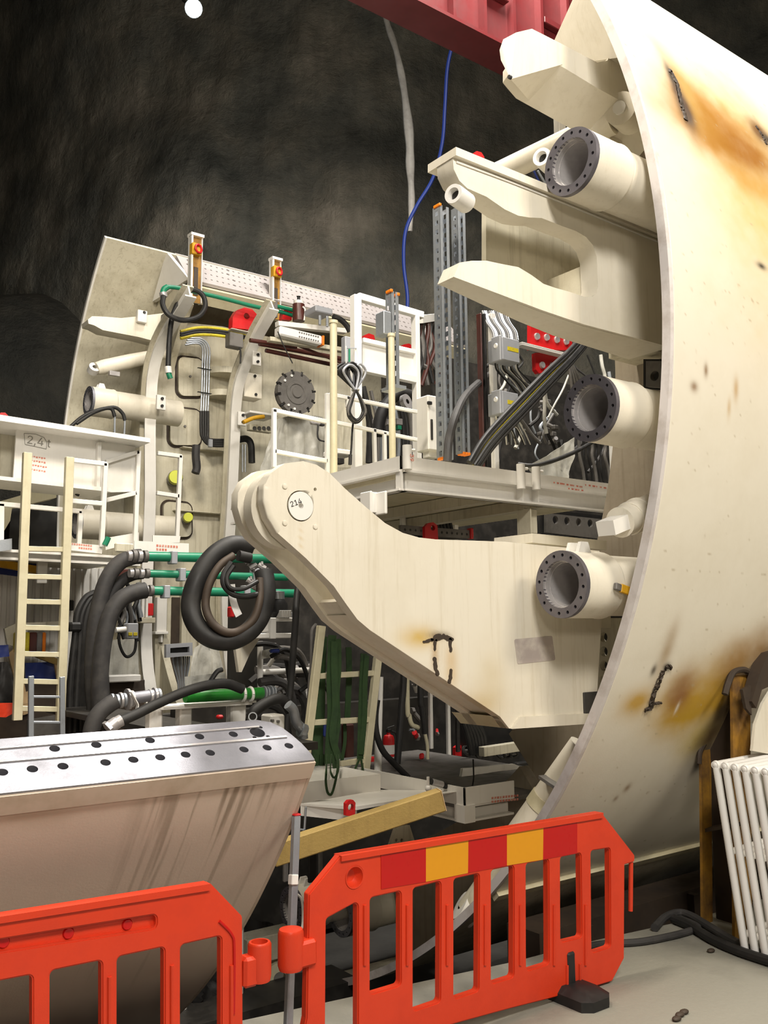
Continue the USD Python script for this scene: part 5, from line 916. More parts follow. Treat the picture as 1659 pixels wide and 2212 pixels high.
sheet('tarpaulin', [(54, 1432), (116, 1430), (124, 1452), (122, 1482), (56, 1482)], 10.42, 'dark blue tarpaulin behind the lower ladder rungs', blue, 'tarpaulin'); sheet('tarpaulin', [(-30, 1395), (18, 1393), (20, 1418), (-30, 1424)], 10.0, 'dark blue tarpaulin at the far left picture edge', blue, 'tarpaulin')
sheet('black_sacks', [(-30, 1432), (18, 1430), (30, 1470), (32, 1524), (-30, 1524)], 9.7, 'heap of black plastic sacks at the far left edge', rubber, 'sack', .06, .05); sheet('orange_tarpaulin', [(-30, 1520), (30, 1518), (30, 1540), (14, 1550), (-30, 1548)], 9.5, 'orange red tarpaulin at the far left edge', orange, 'tarpaulin')
single('dark_pallet', boxY(-40, 1478, 150, 1640, 10.4, .6), rust_dark, 'dark brown stack behind the small ladder', 'stack')
single('plate_stack', plateY([(60, 1555), (120, 1545), (150, 1600), (60, 1600)], 10.36, .05), grime, 'grey clutter sheet behind the foot of the small ladder', 'sheet')
GP = 8.9
for k, (x0, y0, x1, y1, r, lab) in enumerate(((318, 1202, 620, 1208, .050, 'top'), (322, 1239, 620, 1247, .040, 'middle'), (330, 1276, 640, 1282, .047, 'bottom'))):
    t = Thing('green_pipe', lab+' green pipe of the three below the left platform', 'pipe'); t.add('pipe', rodY(x0, y0, x1, y1, GP, r, 18), green)
    p, q = PY(x0, y0, GP), PY(x1, y1, GP); d = norm(q-p)
    for i, (s, R) in enumerate(((-.02, 1.25), (-.08, 1.15), (-.14, 1.3), (-.19, 1.1))): t.add('coupling_ring', rod(p+d*(s-.02), p+d*(s+.018), r*R, 18), chrome if i % 2 else grime)
    for xs in ([372], [390, 550], [356, 530])[k]: t.add('clamp', boxY(xs, y0-12, xs+12, y0+16, GP-.07, .12), grey_box)
    t.done()
HB = [([(304, 1202), (286, 1204), (258, 1216), (232, 1250), (214, 1305), (204, 1370), (200, 1440), (203, 1510), (212, 1600)], .078, 'left'), ([(308, 1239), (285, 1243), (262, 1256), (242, 1282), (228, 1320), (222, 1380), (222, 1450), (230, 1600)], .058, 'middle, thinner'), ([(314, 1275), (290, 1280), (262, 1294), (240, 1325), (226, 1372), (217, 1440), (216, 1510), (224, 1600)], .082, 'right')]
for k, (px, r, lab) in enumerate(HB): single('big_hose', tubeY(px, [8.95, 9.05, 8.7][k], r, 14), rubber_dusty, 'thick dusty black hose hanging from the green pipes, %s of three' % lab, 'hose')
bundle('hose_bundle', 'bunch of black hoses with a yellow striped one, left of the thick hoses', 'hose bundle', [([(205, 1280), (185, 1292), (168, 1325), (162, 1380), (152, 1480), (150, 1600)], .035, rubber), ([(205, 1285), (190, 1300), (176, 1335), (172, 1400), (166, 1500), (160, 1600)], .035, rubber), ([(203, 1282), (186, 1300), (172, 1340), (170, 1400), (180, 1480), (190, 1560)], .012, label_yellow), ([(206, 1290), (190, 1320), (182, 1370), (186, 1450), (180, 1600)], .04, rubber), ([(200, 1300), (184, 1340), (178, 1420), (176, 1600)], .035, rubber), ([(206, 1282), (180, 1300), (166, 1345), (172, 1420), (186, 1520), (196, 1590)], .02, rust_dark)], 9.4, extra=[('strap', boxY(153, 1344, 178, 1364, 9.33, .14, .02), rubber)])
for k, (x0, x1, y0, y1) in enumerate(((152, 160, 1390, 1560), (165, 172, 1455, 1560), (186, 200, 1420, 1530))): single('white_strut', plateY([(x0+4, y0), (x1+4, y0), (x1, y1), (x0, y1)], 10.96, .05), white, ['left', 'middle', 'right'][k]+' narrow white strut glimpsed behind the hanging hose bunch', 'strut')
for k, (x0, y0, x1, y1) in enumerate(((232, 1218, 262, 1330), (340, 1290, 360, 1370))):
    t = Thing('white_hanger', ['white channel hanger behind the thick hoses', 'white channel hanger right of the left ring rail below the pipes'][k], 'hanger'); HY = 11.2 if k == 0 else 12.1; t.add('channel', boxY(x0, y0, x1, y1, HY, .11), white); t.add('foot', boxY(x0-4, y1-6, x1+4, y1, HY-.05, .16), white); t.add('stem', boxY((x0+x1)/2-2, y1, (x0+x1)/2+2, y1+18, HY, .1), white); t.done()
gv = Thing('junction_box', 'small grey junction box with yellow labels behind the left ring rail', 'junction box'); gv.add('body', boxY(276, 1346, 299, 1380, 9.6, .12, .01), grey_box); gv.add('label_plate', boxY(278, 1366, 286, 1373, 9.59, .02, .002), label_yellow); gv.add('label_plate', boxY(289, 1366, 297, 1373, 9.59, .02, .002), label_yellow); gv.add('pipe', rodY(250, 1361, 276, 1359, 9.65, .03), white); gv.done()
its = []
for k in range(12):
    x = 256+k*4.2; y = rng.uniform(1255, 1310); g = single('small_hose', tubeY([(x, y), (x+rng.uniform(-8, 8), y+20), (x+rng.uniform(-10, 10), y+45), (x+rng.uniform(-6, 14), y+75)], 9.8+.04*k, rng.uniform(.014, .03), 8, 5), [rubber, grime, galv, rubber][k % 4], 'x', 'hose'); its.append((x, g.GetPrim()))
ordinals(its, 'small dark hose behind the left ring rail below the pipes, %s from left', 'small hoses behind the left ring rail')
single('cable_loop', tubeY([(258, 1350), (258, 1390), (272, 1418), (290, 1408), (295, 1374)], 9.66, .016), rubber, 'black cable looping below the small grey junction box', 'cable')
rv = Thing('red_valve', 'red valve clamped on the left ring rail below the pipes', 'valve'); rv.add('body', boxY(320, 1303, 332, 1330, 11.3, .5, .01), red); rv.add('clamp', boxY(304, 1334, 336, 1346, 11.25, .5), paint_old); rv.add('stem', boxY(307, 1290, 312, 1334, 11.3, .3), white); rv.add('stem', boxY(316, 1290, 320, 1334, 11.3, .3), white); rv.done()
boxthing('red_plate', 'dark red plate behind the thick hose tops', 'plate', (255, 1228, 300, 1252, 10.2, .05, maroon))
sheet('stained_sheet', [(228, 1385), (300, 1375), (300, 1470), (228, 1462)], 11.0, 'stained pale sheet behind the thick hoses, low', plastic_wrap, 'sheet'); boxthing('low_beam', 'pale beam low behind the thick hoses', 'beam', (228, 1460, 305, 1472, 10.6, .2, white)); single('brown_panel', boxY(225, 1472, 310, 1600, 10.8, .05), rust_dark, 'dark brown panel low behind the thick hoses', 'panel')
ff = Thing('framed_window', 'grey framed slot panel with cables below it on the beige wall', 'panel'); g = polyY([(359, 1392), (416, 1388), (416, 1416), (359, 1421)], 10.4).difference(polyY([(368, 1400), (409, 1397), (409, 1409), (368, 1411)], 10.4)); ff.add('frame', prism(g, (0, 10.4, 0), (1, 0, 0), (0, 0, 1), (0, .06, 0)), grey_box); ff.add('backing', plateY([(362, 1394), (414, 1392), (414, 1414), (362, 1418)], 10.45, .02), rubber)
for i in range(9): ff.add('cable', tubeY([(374+i*4.4, 1418), (374+i*4+2, 1440), (384+i*2.2, 1470), (386+i*1.6, 1500)], 10.5, .012, 6, 4), grime if i % 2 else galv)
ff.done()
sheet('plastic_sheet', [(418, 1400), (440, 1385), (470, 1395), (482, 1440), (470, 1468), (408, 1470), (412, 1430)], 10.0, 'crumpled clear plastic sheet on the beige wall below the hose loop')
sheet('plastic_sheet', [(398, 1462), (485, 1452), (490, 1490), (400, 1492)], 9.6, 'folded plastic sheet above the lower green pipe')
# the big hose loop under the arm
lo = Thing('hose_loop', 'thick black hose coiled in a hanging loop beside the big arm', 'hose loop')
lo.add('outer_hose', tubeY([(540, 1180, 6.2), (500, 1178, 6.2), (462, 1200, 6.2), (428, 1248, 6.2), (412, 1305, 6.2), (424, 1350, 6.15), (455, 1378, 6.1), (496, 1384, 6.05), (535, 1366, 6.0), (563, 1330, 6.0), (575, 1280, 6.0), (570, 1235, 6.05)], 6, .072, 16, 8), rubber)
lo.add('inner_hose', tubeY([(505, 1200, 6.1), (475, 1222, 6.1), (452, 1262, 6.1), (444, 1306, 6.1), (456, 1342, 6.05), (484, 1364, 6.0), (514, 1364, 5.98), (546, 1340, 5.95), (560, 1300, 5.95), (562, 1250, 6.0)], 6, .030, 12, 8), rust_dark, label='thinner brownish hose inside the loop')
lo.add('thin_hose', tubeY([(500, 1215, 6.0), (484, 1240, 6.0), (484, 1264, 5.98), (504, 1284, 5.95), (535, 1288, 5.95), (570, 1280, 5.98)], 6, .022, 10, 6), rubber); lo.add('thin_hose', tubeY([(505, 1222, 5.95), (490, 1248, 5.95), (498, 1270, 5.93), (525, 1272, 5.92), (556, 1256, 5.95)], 6, .016, 10, 6), rubber)
lo.add('hose_end', rodY(515, 1200, 540, 1206, 5.95, .04), rubber); lo.add('strap', sweep(resample([PY(x, y, 6.05) for x, y in ((500, 1262), (502, 1290), (508, 1312), (516, 1330))], 5), [(-.028, -.003), (.028, -.003), (.028, .003), (-.028, .003)]), white_clean, label='white strap end'); lo.add('hanger', rod(PY(545, 1185, 6.2), np.array([3.95, 6.2, zb+.01]), .012), rubber); lo.done()
its = []
for k in range(8):
    x = 528+k*6; p = PY(x, 1215+(k*37) % 60, 6.2); t = Thing('hose_fitting', 'x', 'fitting'); t.add('body', rod(p, p+np.array([.05, -.02, .03*(-1)**k]), .022, 8), chrome if k % 2 else grime); t.add('nut', rod(p+np.array([.02, 0, 0]), p+np.array([.035, -.005, 0]), .03, 6), grime); t.done(); its.append((x, t.prim))
ordinals(its, 'small metal hose fitting inside the hanging hose loop, %s from left', 'fittings in the hose loop')
ac = Thing('black_accumulator', 'black rubber bulb with a silver cap below the big arm', 'accumulator'); a = PY(600, 1334, 7.5); ac.add('bulb', lathe([(0, 0), (0, .05), (.05, .095), (.13, .09), (.17, .06), (.19, .055)], a, (0, 0, 1), 20), rubber); ac.add('cap', lathe([(.17, .062), (.24, .062), (.25, 0)], a, (0, 0, 1), 20), galv); ac.done()
boxthing('red_block', 'small red block at the end of the green pipes under the arm', 'block', (566, 1254, 596, 1272, 8.0, .1, red)); boxthing('red_valve', 'red valve beside the rear ring rail inside the hose loop', 'valve', (498, 1310, 508, 1334, 8.6, .08, red))
zb_up = zb
# ================================================================ under the big arm
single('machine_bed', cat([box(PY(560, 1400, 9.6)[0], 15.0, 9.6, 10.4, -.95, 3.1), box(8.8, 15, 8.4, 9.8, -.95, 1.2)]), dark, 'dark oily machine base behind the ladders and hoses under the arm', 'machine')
sh_ = Thing('upper_beam', 'white girder with a pump block crossing under the big arm', 'girder'); SY = 7.4
sh_.add('beam', boxY(545, 1368, 640, 1378, SY, .3), white); sh_.add('beam', boxY(596, 1334, 640, 1342, SY+.05, .1), white); sh_.add('pump_block', boxY(552, 1338, 590, 1366, SY+.02, .15, .015), white); sh_.add('end_plate', boxY(585, 1334, 597, 1380, SY-.03, .25), white); sh_.add('cradle', plateY([(505, 1372), (566, 1372), (540, 1412), (522, 1452), (516, 1452)], SY+.3, .05), paint); sh_.add('fin_block', boxY(606, 1322, 632, 1334, SY, .1), grey_box)
for i in range(5): sh_.add('fin', boxY(608+i*5, 1318, 610+i*5, 1334, SY-.03, .1), white)
sh_.done()
rail('white tube rail low behind the black hose, left of the second ladder', [('tube', 566, 1452, 676, 1447), ('post', 562, 1385, 562, 1500)], 7.9, .028, white, False, 'tube_rail')
single('black_hose', tube([np.array([4.05, 6.2, zb+.0]), PY(652, 1230, 6.1)]+[PY(*h) for h in ((640, 1302, 6.0), (639, 1330, 6.0), (634, 1400, 6.05), (628, 1480, 6.1), (620, 1560, 6.1), (616, 1620, 6.1))], .026, 12), rubber, 'straight black hose hanging from the arm underside left of the second ladder', 'hose')
single('grey_hose', tubeY([(683, 1348), (674, 1362), (673, 1400), (672, 1440), (668, 1480), (664, 1600), (672, 1700, 6.2)], 6.5, .014), grime, 'thin grey blue hose beside the left stile of the second ladder', 'hose')
sheet('clear_sheet', [(568, 1405), (610, 1398), (620, 1404), (590, 1420), (566, 1424)], 7.7, 'scrap of clear plastic with a blue mark low behind the black hose', plastic_wrap, 'sheet'); boxthing('blue_mark', 'small blue packet on the plastic scrap', 'packet', (586, 1402, 606, 1410, 7.55, .05, blue))
its = []
for k in range(22):
    x = rng.uniform(560, 690); y = rng.uniform(1395, 1560); Y = rng.uniform(7.6, 9.3); s = rng.uniform(-1, 1)
    g = single('dark_hose', tubeY([(x-40, y+rng.uniform(-10, 20)), (x-12, y-8), (x+14, y+4*s), (x+30, y+28), (x+34+10*s, y+70)], Y, rng.uniform(.02, .05), 8, 5), [rubber, rubber, grime, rubber_dusty][k % 4], 'x', 'hose'); its.append((x, g.GetPrim()))
ordinals(its, 'dark hose in the tangle left of the second ladder, %s from left', 'tangled hoses left of the second ladder')
its = []
for k in range(30):
    x = rng.uniform(560, 690) if k < 14 else rng.uniform(835, 1010); y = rng.uniform(1390, 1600); Y = rng.uniform(7.5, 9.2); p = PY(x, y, Y); s = rng.uniform(.02, .05)
    t = Thing('metal_fitting', 'x', 'fitting'); t.add('body', rod(p, p+norm(rng.normal(size=3))*s*3, s*.6, 8), [galv, grime, white, chrome, red][k % 5]); t.add('nut', rod(p-np.array([s*.4, 0, 0]), p+np.array([s*.4, 0, 0]), s*.9, 6), grime); t.done(); its.append((x, t.prim))
ordinals(its, 'small metal fitting in the dark machinery under the arm, %s from left', 'fittings under the arm')
el = Thing('steel_elbow', 'bright steel elbow pipe at the end of the drilled joint plate', 'elbow'); el.add('elbow', tubeY([(622, 1522), (634, 1535), (640, 1560), (652, 1575), (655, 1596)], 5.6, .035, 14), galv); el.add('flange', rodY(648, 1576, 658, 1580, 5.6, .05), galv); el.done()
pe = Thing('pipe_end', 'open steel pipe end above the drilled joint plate', 'pipe'); p = PY(546, 1548, 5.4); pe.add('pipe', lathe([(0, .022), (0, .03), (.25, .03), (.25, .022)], p, (.5, 1, -.3), 16), galv); pe.add('stand', rod(p+np.array([.03, .08, -.03]), p+np.array([.03, .08, -.35]), .015), galv); pe.add('bore', lathe([(.02, 0), (.02, .024)], p, (.5, 1, -.3), 16), dark); pe.done()
single('arched_hose', tubeY([(538, 1592), (545, 1545), (560, 1528), (590, 1512), (610, 1512), (626, 1535)], 5.8, .04, 12), rubber, 'thick black hose arching to the steel elbow over the joint plate', 'hose')
boxthing('white_block', 'small white machined block behind the corner of the drilled joint plate', 'block', (585, 1545, 616, 1586, 5.9, .15, white), [('bolt', 588, 1554, 593, 1559, 5.88, .03, grime), ('bolt', 600, 1556, 605, 1561, 5.88, .03, grime)])
# grass-green pipe line over the joint plate
gl = Thing('coupled_pipe', 'grass-green pipe with white clamps and steel coupling above the drilled joint plate', 'pipe'); GY2 = 6.4
gl.add('green_pipe', rodY(400, 1505, 566, 1497, GY2, .045, 18), green2); gl.add('steel_pipe', rodY(285, 1508, 345, 1500, GY2-.05, .042, 18), steel)
for xs, yy, R in ((240, 1514, .05), (250, 1514, .046), (258, 1513, .055), (266, 1512, .048), (274, 1511, .075), (282, 1510, .06), (322, 1505, .052), (332, 1503, .058), (340, 1502, .05)): gl.add('coupling_ring', rodY(xs, yy, xs+5, yy-.6, GY2-.05, R, 18), chrome if R > .05 else galv)
for xs in (524, 541): gl.add('clamp', ring(PY(xs, 1499.5, GY2), norm(PY(566, 1497, GY2)-PY(400, 1505, GY2)), .05, .012, 24, 8), white)
for i in range(4): gl.add('end_ring', rodY(568+i*7, 1497-i*.4, 571+i*7, 1497-i*.4, GY2, .055-.008*(i % 2), 16), galv)
gl.add('hand_strap', sweep(resample([PY(x, y, GY2-.14) for x, y in ((282, 1494), (292, 1512), (297, 1524), (292, 1542))], 5), [(-.02, -.003), (.02, -.003), (.02, .003), (-.02, .003)]), white_clean, label='white strap'); gl.done()
single('support_channel', cat([barY(345, 1526, 545, 1514, 6.5, .02, .14), barY(345, 1530, 545, 1518, 6.44, .03, .01)]), white, 'white channel under the grass-green pipe', 'channel')
single('coupling_hose', tubeY([(192, 1610), (200, 1568), (215, 1540), (236, 1522), (250, 1514)], 6.35, .058, 14), rubber_dusty, 'thick dusty hose curving up to the steel coupling', 'hose')
bh = Thing('black_hose', 'black hose lying along the grass-green pipe with a chrome end', 'hose'); bh.add('hose', tubeY([(250, 1562), (290, 1545), (340, 1520), (400, 1494), (450, 1480), (490, 1477), (524, 1489)], 6.15, .036, 12), rubber)
bh.add('chrome_end', rodY(235, 1572, 252, 1561, 6.15, .045), chrome); bh.add('nut', rodY(232, 1575, 238, 1570, 6.15, .055, 6), chrome); bh.add('cap', rodY(248, 1563, 262, 1556, 6.15, .042), chrome); bh.done()
single('cable', tubeY([(452, 1476), (468, 1452), (480, 1446)], 6.17, .018), rubber, 'short black cable curling up behind the black hose', 'cable')
for k, (x0, x1, y0, y1) in enumerate(((500, 526, 1515, 1580), (325, 338, 1524, 1560), (390, 404, 1528, 1575))): boxthing('trestle_leg', ['wide white leg under the right end of the green pipe', 'slim white leg under the steel coupling', 'slim white leg under the middle of the green pipe'][k], 'leg', (x0, y0-8, x1, 2250, 6.5, .1, white))
boxthing('dark_recess', 'dark machinery recess below the white channel', 'recess', (398, 1528, 496, 1572, 7.6, .3, dark)); boxthing('red_plug', 'small red plug in the dark recess', 'plug', (472, 1545, 484, 1553, 7.4, .06, red))
# second ladder with green slings
LY = 6.3
ladder('ladder', 'yellowed steel ladder hung with green slings under the big arm', (694, 1352), (660, 1640), (816, 1420), (786, 1690), [(682, 1461, 806, 1454), (672, 1561, 801, 1554), (735, 1650, 788, 1642)], LY, .05, beige_tube, .045)
def sling(label, paths, Y, w, m=sling_green):
    t = Thing('lifting_sling', label, 'sling')
    for k, (px, wd) in enumerate(paths):
        P = resample([PY(h[0], h[1], h[2] if len(h) > 2 else Y-.012*k) for h in px], 6); t.add('strap', sweep(P, [(-wd/2, -.004), (wd/2, -.004), (wd/2, .004), (-wd/2, .004)], True, (0, 1, 0)), m)
    return t.done()
sling('dark green lifting sling with looped ends on the second ladder, longest and leftmost', [([(718, 1372), (716, 1420), (714, 1480), (716, 1540), (712, 1600), (710, 1650)], .075), ([(730, 1380), (731, 1440), (727, 1500), (729, 1560), (722, 1620), (726, 1660)], .055), ([(722, 1385), (722, 1450), (724, 1530), (718, 1590), (732, 1640)], .06), ([(706, 1630, 6.15), (705, 1662, 5.72), (704, 1690, 5.71), (708, 1712, 5.71), (716, 1715, 5.71), (724, 1690, 5.71), (729, 1660, 5.72), (727, 1632, 6.15)], .016), ([(716, 1630, 6.12), (714, 1664, 5.72), (722, 1680, 5.7), (731, 1662, 5.72), (732, 1632, 6.12)], .014)], LY-.08, .07)
sling('green lifting sling hanging straight over the right half of the second ladder', [([(786, 1412), (783, 1470), (781, 1530), (779, 1600), (778, 1640)], .06), ([(792, 1416), (788, 1480), (787, 1550), (780, 1630)], .05), ([(776, 1640), (764, 1672), (776, 1676), (784, 1668), (780, 1640)], .016)], LY-.08, .07)
sling('dark green lifting sling behind the middle of the second ladder', [([(753, 1398), (754, 1450), (752, 1510), (750, 1555)], .055), ([(744, 1556), (745, 1600), (738, 1650), (741, 1690)], .03)], LY+.1, .07)
sling('dark sling hanging inside the left stile of the second ladder', [([(696, 1375), (692, 1450), (690, 1540), (686, 1620), (690, 1670)], .10), ([(684, 1620), (682, 1660), (694, 1668), (696, 1630)], .05)], LY+.12, .07)
boxthing('blue_pack', 'small blue packet tied behind the slings', 'packet', (702, 1563, 713, 1592, LY-.02, .04, blue, ))
fe = Thing('fire_extinguisher', 'red fire extinguisher with a white label behind the black cables', 'fire extinguisher'); a = PY(840, 1642, 7.4); r = .058
fe.add('cylinder', lathe([(0, 0), (0, r), (.20, r), (.235, r*.8), (.25, r*.35), (.27, r*.3)], a, (0, 0, 1), 24), red); fe.add('label', lathe([(.06, r*1.012), (.15, r*1.012)], a, (0, 0, 1), 24), white_clean); fe.add('valve', box(a[0]-.02, a[0]+.02, a[1]-.02, a[1]+.02, a[2]+.265, a[2]+.30, .004), rubber); fe.add('handle', bar(a+np.array([-.02, 0, .31]), a+np.array([.06, -.02, .33]), .015, .01), rubber); fe.add('hose', tube([a+np.array([.02, -.02, .28]), a+np.array([.075, -.03, .24]), a+np.array([.07, -.03, .08])], .010, 8), rubber); fe.done()
boxthing('red_can', 'red can low behind the right stile of the second ladder', 'can', (797, 1636, 812, 1662, 7.2, .12, red)); boxthing('red_box', 'dark red box behind the slings', 'box', (748, 1565, 766, 1640, 8.0, .1, maroon))
post_ = Thing('white_pole', 'white pole between the second ladder and the fire extinguisher', 'pole'); post_.add('tube', rodY(823, 1462, 817, 1690, 6.5, .022), white); post_.add('sleeve', rodY(817, 1600, 816, 1690, 6.5, .033), white); post_.add('foot', boxY(806, 1668, 826, 1690, 6.44, .12), white); post_.done()
single('black_hose', tubeY([(815, 1512), (811, 1545), (813, 1582), (826, 1620), (850, 1648), (882, 1680)], 6.3, .026, 12), rubber, 'black hose curving down beside the white pole to the lower platform', 'hose')
for k, (px, r, m, lab) in enumerate((([(872, 1450), (868, 1520), (862, 1600), (858, 1650)], .03, rubber, 'thick black cable hanging right of the fire extinguisher'), ([(908, 1488), (912, 1530), (918, 1585)], .028, rubber, 'black cable hanging from the arm left of the grey posts'), ([(880, 1510), (884, 1545), (890, 1565), (904, 1572)], .022, beige_tube, 'pale hose hook behind the black cables'), ([(918, 1585), (923, 1610), (924, 1640)], .016, beige_tube, 'frayed pale cable end below the black cable'), ([(848, 1640), (856, 1670), (880, 1690)], .02, grime, 'grey hose on the lower platform'))): tp = PY(px[0][0], 1200, 6.5+.1*k); single('hanging_cable', tube(([np.array([tp[0], tp[1], zb_up+.01]), tp] if k < 3 else [])+[PY(x, y, 6.5+.1*k) for x, y in px], r), m, lab, 'cable')
for k, (x, y0, y1) in enumerate(((932, 1494, 1618), (970, 1508, 1636), (990, 1520, 1625))): single('grey_post', vertY(x, y0, y1, 7.6, .04, .04), white if k < 2 else dark, ['left grey post under the arm, right of the extinguisher', 'right grey post under the arm', 'thin dark post under the arm beside the right grey post'][k], 'post')
boxthing('red_tag', 'small red tag at the end of the frayed cable', 'tag', (908, 1628, 918, 1640, 6.9, .03, red)); lug('red ring lug low behind the grey posts', [(983, 1632), (983, 1615), (992, 1608), (1002, 1614), (1002, 1634)], 7.7, .04, (993, 1620, .022))
its = []
for k in range(26):
    x = 1010+k*8.6+rng.uniform(-3, 3); f = (x-1010)/230; y = 1628-14*f+rng.uniform(-8, 8); p = PY(x, y, 6.9+.02*(k % 5)); s = rng.uniform(.03, .045)
    t = Thing('chain_link', 'x', 'chain link'); t.add('link', ring(p, (rng.uniform(-1, 1), 1, rng.uniform(-1, 1)), s, s*.42, 14, 7), dark); t.add('pin', rod(p-np.array([s, 0, 0]), p+np.array([s, 0, 0]), s*.4, 8), grime); t.done(); its.append((x, t.prim))
ordinals(its, 'dark chain link hanging under the arm foot, %s from left', 'links of the dark chain under the arm')
for k in range(2):
    pass
bundle('hose_bundle', 'dark hoses dropping under the arm foot to the dark chain', 'hose bundle', [([(1000+i*6, 1560), (1010+i*7, 1590), (1018+i*6, 1630)], .026, rubber) for i in range(6)], 6.8)
single('lower_beam', barY(1040, 1624, 1200, 1600, 6.7, .09, .08), paint_old, 'grimy beige beam end under the arm foot', 'beam'); boxthing('black_bracket', 'black ribbed bracket below the grimy beam', 'bracket', (1085, 1660, 1112, 1690, 6.5, .1, rubber)); boxthing('black_bracket', 'black plate bracket right of the ribbed bracket', 'bracket', (1118, 1648, 1150, 1692, 6.6, .1, rubber)); single('black_shadow_box', box(PY(1010, 1600, 7.6)[0], 10.5, 7.6, 7.8, PY(1010, 1640, 7.6)[2], PY(1010, 1560, 7.6)[2]), rubber, 'black box for the shade behind the dark chain', 'casing')  # last box is black so its colour carries the shade behind the chain
sheet('grey_tray', [(1000, 1660), (1110, 1650), (1160, 1672), (1100, 1700), (990, 1700)], 6.0, 'pale plates lying on the lower platform', white, 'plate', .02, .03)
# lower platform
lw = Thing('lower_platform', 'white steel lower platform with a boxed corner behind the timber', 'platform'); QY = 5.0
c0, c1 = PY(1003, 1702, QY), PY(1003, 1779, QY); X0, zt, zb = c0[0], c0[2], c1[2]; zm = zt-(zt-zb)*.52; X1 = 4.95; Yb = 7.6
lw.add('kick_plate', box(X0, X1, QY, QY+.012, zm, zt), white); lw.add('kick_plate', box(X0, X0+.012, QY, Yb, zm, zt), white); lw.add('corner_box', box(X0-.01, X0+.09, QY-.01, QY+.1, zb, zm+.005), white)
lw.add('channel_beam', ibeamX(X0+.1, X1, QY+.07, zb, zm, .06), white); lw.add('channel_beam', cat([box(X0+.05, X0+.062, QY+.1, Yb, zb, zm), box(X0, X0+.06, QY+.1, Yb, zb, zb+.015)]), white)
lw.add('deck', box(X0+.02, X1+1.2, QY+.05, Yb, zm-.03, zm), grime)
for j in range(2): lw.add('stencil_line', cat([boxY(1062+i*6, 1722-i*.6+j*8, 1066+i*6, 1726-i*.6+j*8, QY-.002, .002, 0) for i in range(10)]), red_ink, False, label='faint illegible red stencilling')
lw.done()
bl = Thing('deck_block', 'off-white block under the foot of the second ladder', 'block'); bl.add('block', hull([PY(x, y, 5.75)+np.array([0, d, 0]) for x, y in ((655, 1690), (822, 1672), (655, 1738), (822, 1716)) for d in (0, .9)]), white); bl.done()
bm = Thing('channel_beam', 'white channel beam with a red eye left of the timber', 'beam'); bm.add('top_flange', hull([PY(649, 1736, 5.3), PY(822, 1706, 5.9), PY(1000, 1708, 5.1), PY(771, 1742, 4.9), PY(649, 1740, 5.3), PY(771, 1750, 4.9)]), white); bm.add('web', hull([PY(649, 1740, 5.3), PY(771, 1748, 4.95), PY(649, 1762, 5.3), PY(771, 1775, 4.95), PY(655, 1740, 5.45), PY(655, 1762, 5.45)]), white); bm.done()
lug('red lifting eye standing on the white channel beam', [(748, 1762), (748, 1736), (754, 1729), (763, 1728), (768, 1734), (767, 1764)], 4.86, .03, (758, 1744, .022))
tb = Thing('timber_beam', 'weathered yellow timber beam lying across the gap in front of the lower platform', 'timber'); p, q = PY(588, 1846, 4.75), PY(953, 1727, 4.35); tb.add('beam', bar(p, q, .10, .125, (0, 0, 1), .006), timber); tb.add('end_grain', bar(q, q+norm(q-p)*.004, .098, .123, (0, 0, 1), 0), plywood); tb.done()
wl = Thing('white_lamp', 'small white bulb fitting on the edge of the lower platform', 'lamp'); c = PY(925, 1703, 4.9); wl.add('bulb', trimesh.creation.icosphere(2, .022), white_clean); wl.parts[-1][1].apply_translation(c); wl.add('neck', rod(c, c+np.array([0, 0, .075]), .010), white); wl.done()
bp = Thing('black_pipe', 'black pipe with a chrome collar lying on the lower platform', 'pipe'); bp.add('pipe', rodY(930, 1688, 1015, 1712, 5.2, .022), rubber); bp.add('collar', rodY(934, 1689, 955, 1695, 5.19, .024), chrome); bp.add('tip', rodY(1013, 1711, 1024, 1714, 5.2, .010), white); bp.done()
single('thin_cable', tubeY([(1022, 1640), (1023, 1680), (1019, 1705)], 5.4, .006, 6), rubber, 'thin black wire hanging to the lower platform', 'cable')
fp_ = Thing('galvanised_post', 'galvanised square post standing between the two barriers', 'post'); a, b = PY(640, 1762, 3.85), PY(618, 2240, 3.7); fp_.add('tube', bar(np.array([b[0], b[1], FZ]), a, .034, .034, (0, 1, 0)), galv); fp_.add('clip', bar(a+(b-a)*.28, a+(b-a)*.33, .037, .037, (0, 1, 0)), white); fp_.add('cap', bar(a, a+np.array([0, 0, .01]), .036, .036, (0, 1, 0)), red); fp_.done()
gf = Thing('galvanised_bracket', 'thin galvanised bracket behind the square post below the channel beam', 'bracket'); gf.add('upright', barY(661, 1742, 657, 1800, 5.24, .014), galv); gf.add('foot', barY(645, 1792, 660, 1793, 5.24, .014), galv); gf.add('lower_loop', tubeY([(640, 1930), (652, 1945), (654, 1990), (648, 2014), (630, 2016)], 5.2, .008), white); gf.done()
hg = Thing('hanging_bracket', 'small pale bracket with two holes under the lower platform', 'bracket'); hg.add('plate', plateY([(858, 1785), (885, 1782), (897, 1820), (845, 1826)], 5.6, .04, [Point(*PY(x, y, 5.6)[[0, 2]]).buffer(.012) for x, y in ((852+4, 1815), (868, 1815))]), paint_old); hg.add('backing', plateY([(850, 1806), (880, 1804), (880, 1824), (848, 1824)], 5.66, .02), rubber); hg.done()
for k, (x, y, D) in enumerate(((628, 1964, 8.3), (735, 1976, 8.4))): thrust('thrust_cylinder', x, y, D, 6.2, ['bottom thrust cylinder seen beside the galvanised post', 'bottom thrust cylinder seen through the first window of the right barrier'][k], big=(k == 0)).done()
cb = Thing('cradle', 'dark steel cradle beams carrying the shield in the pit', 'cradle')
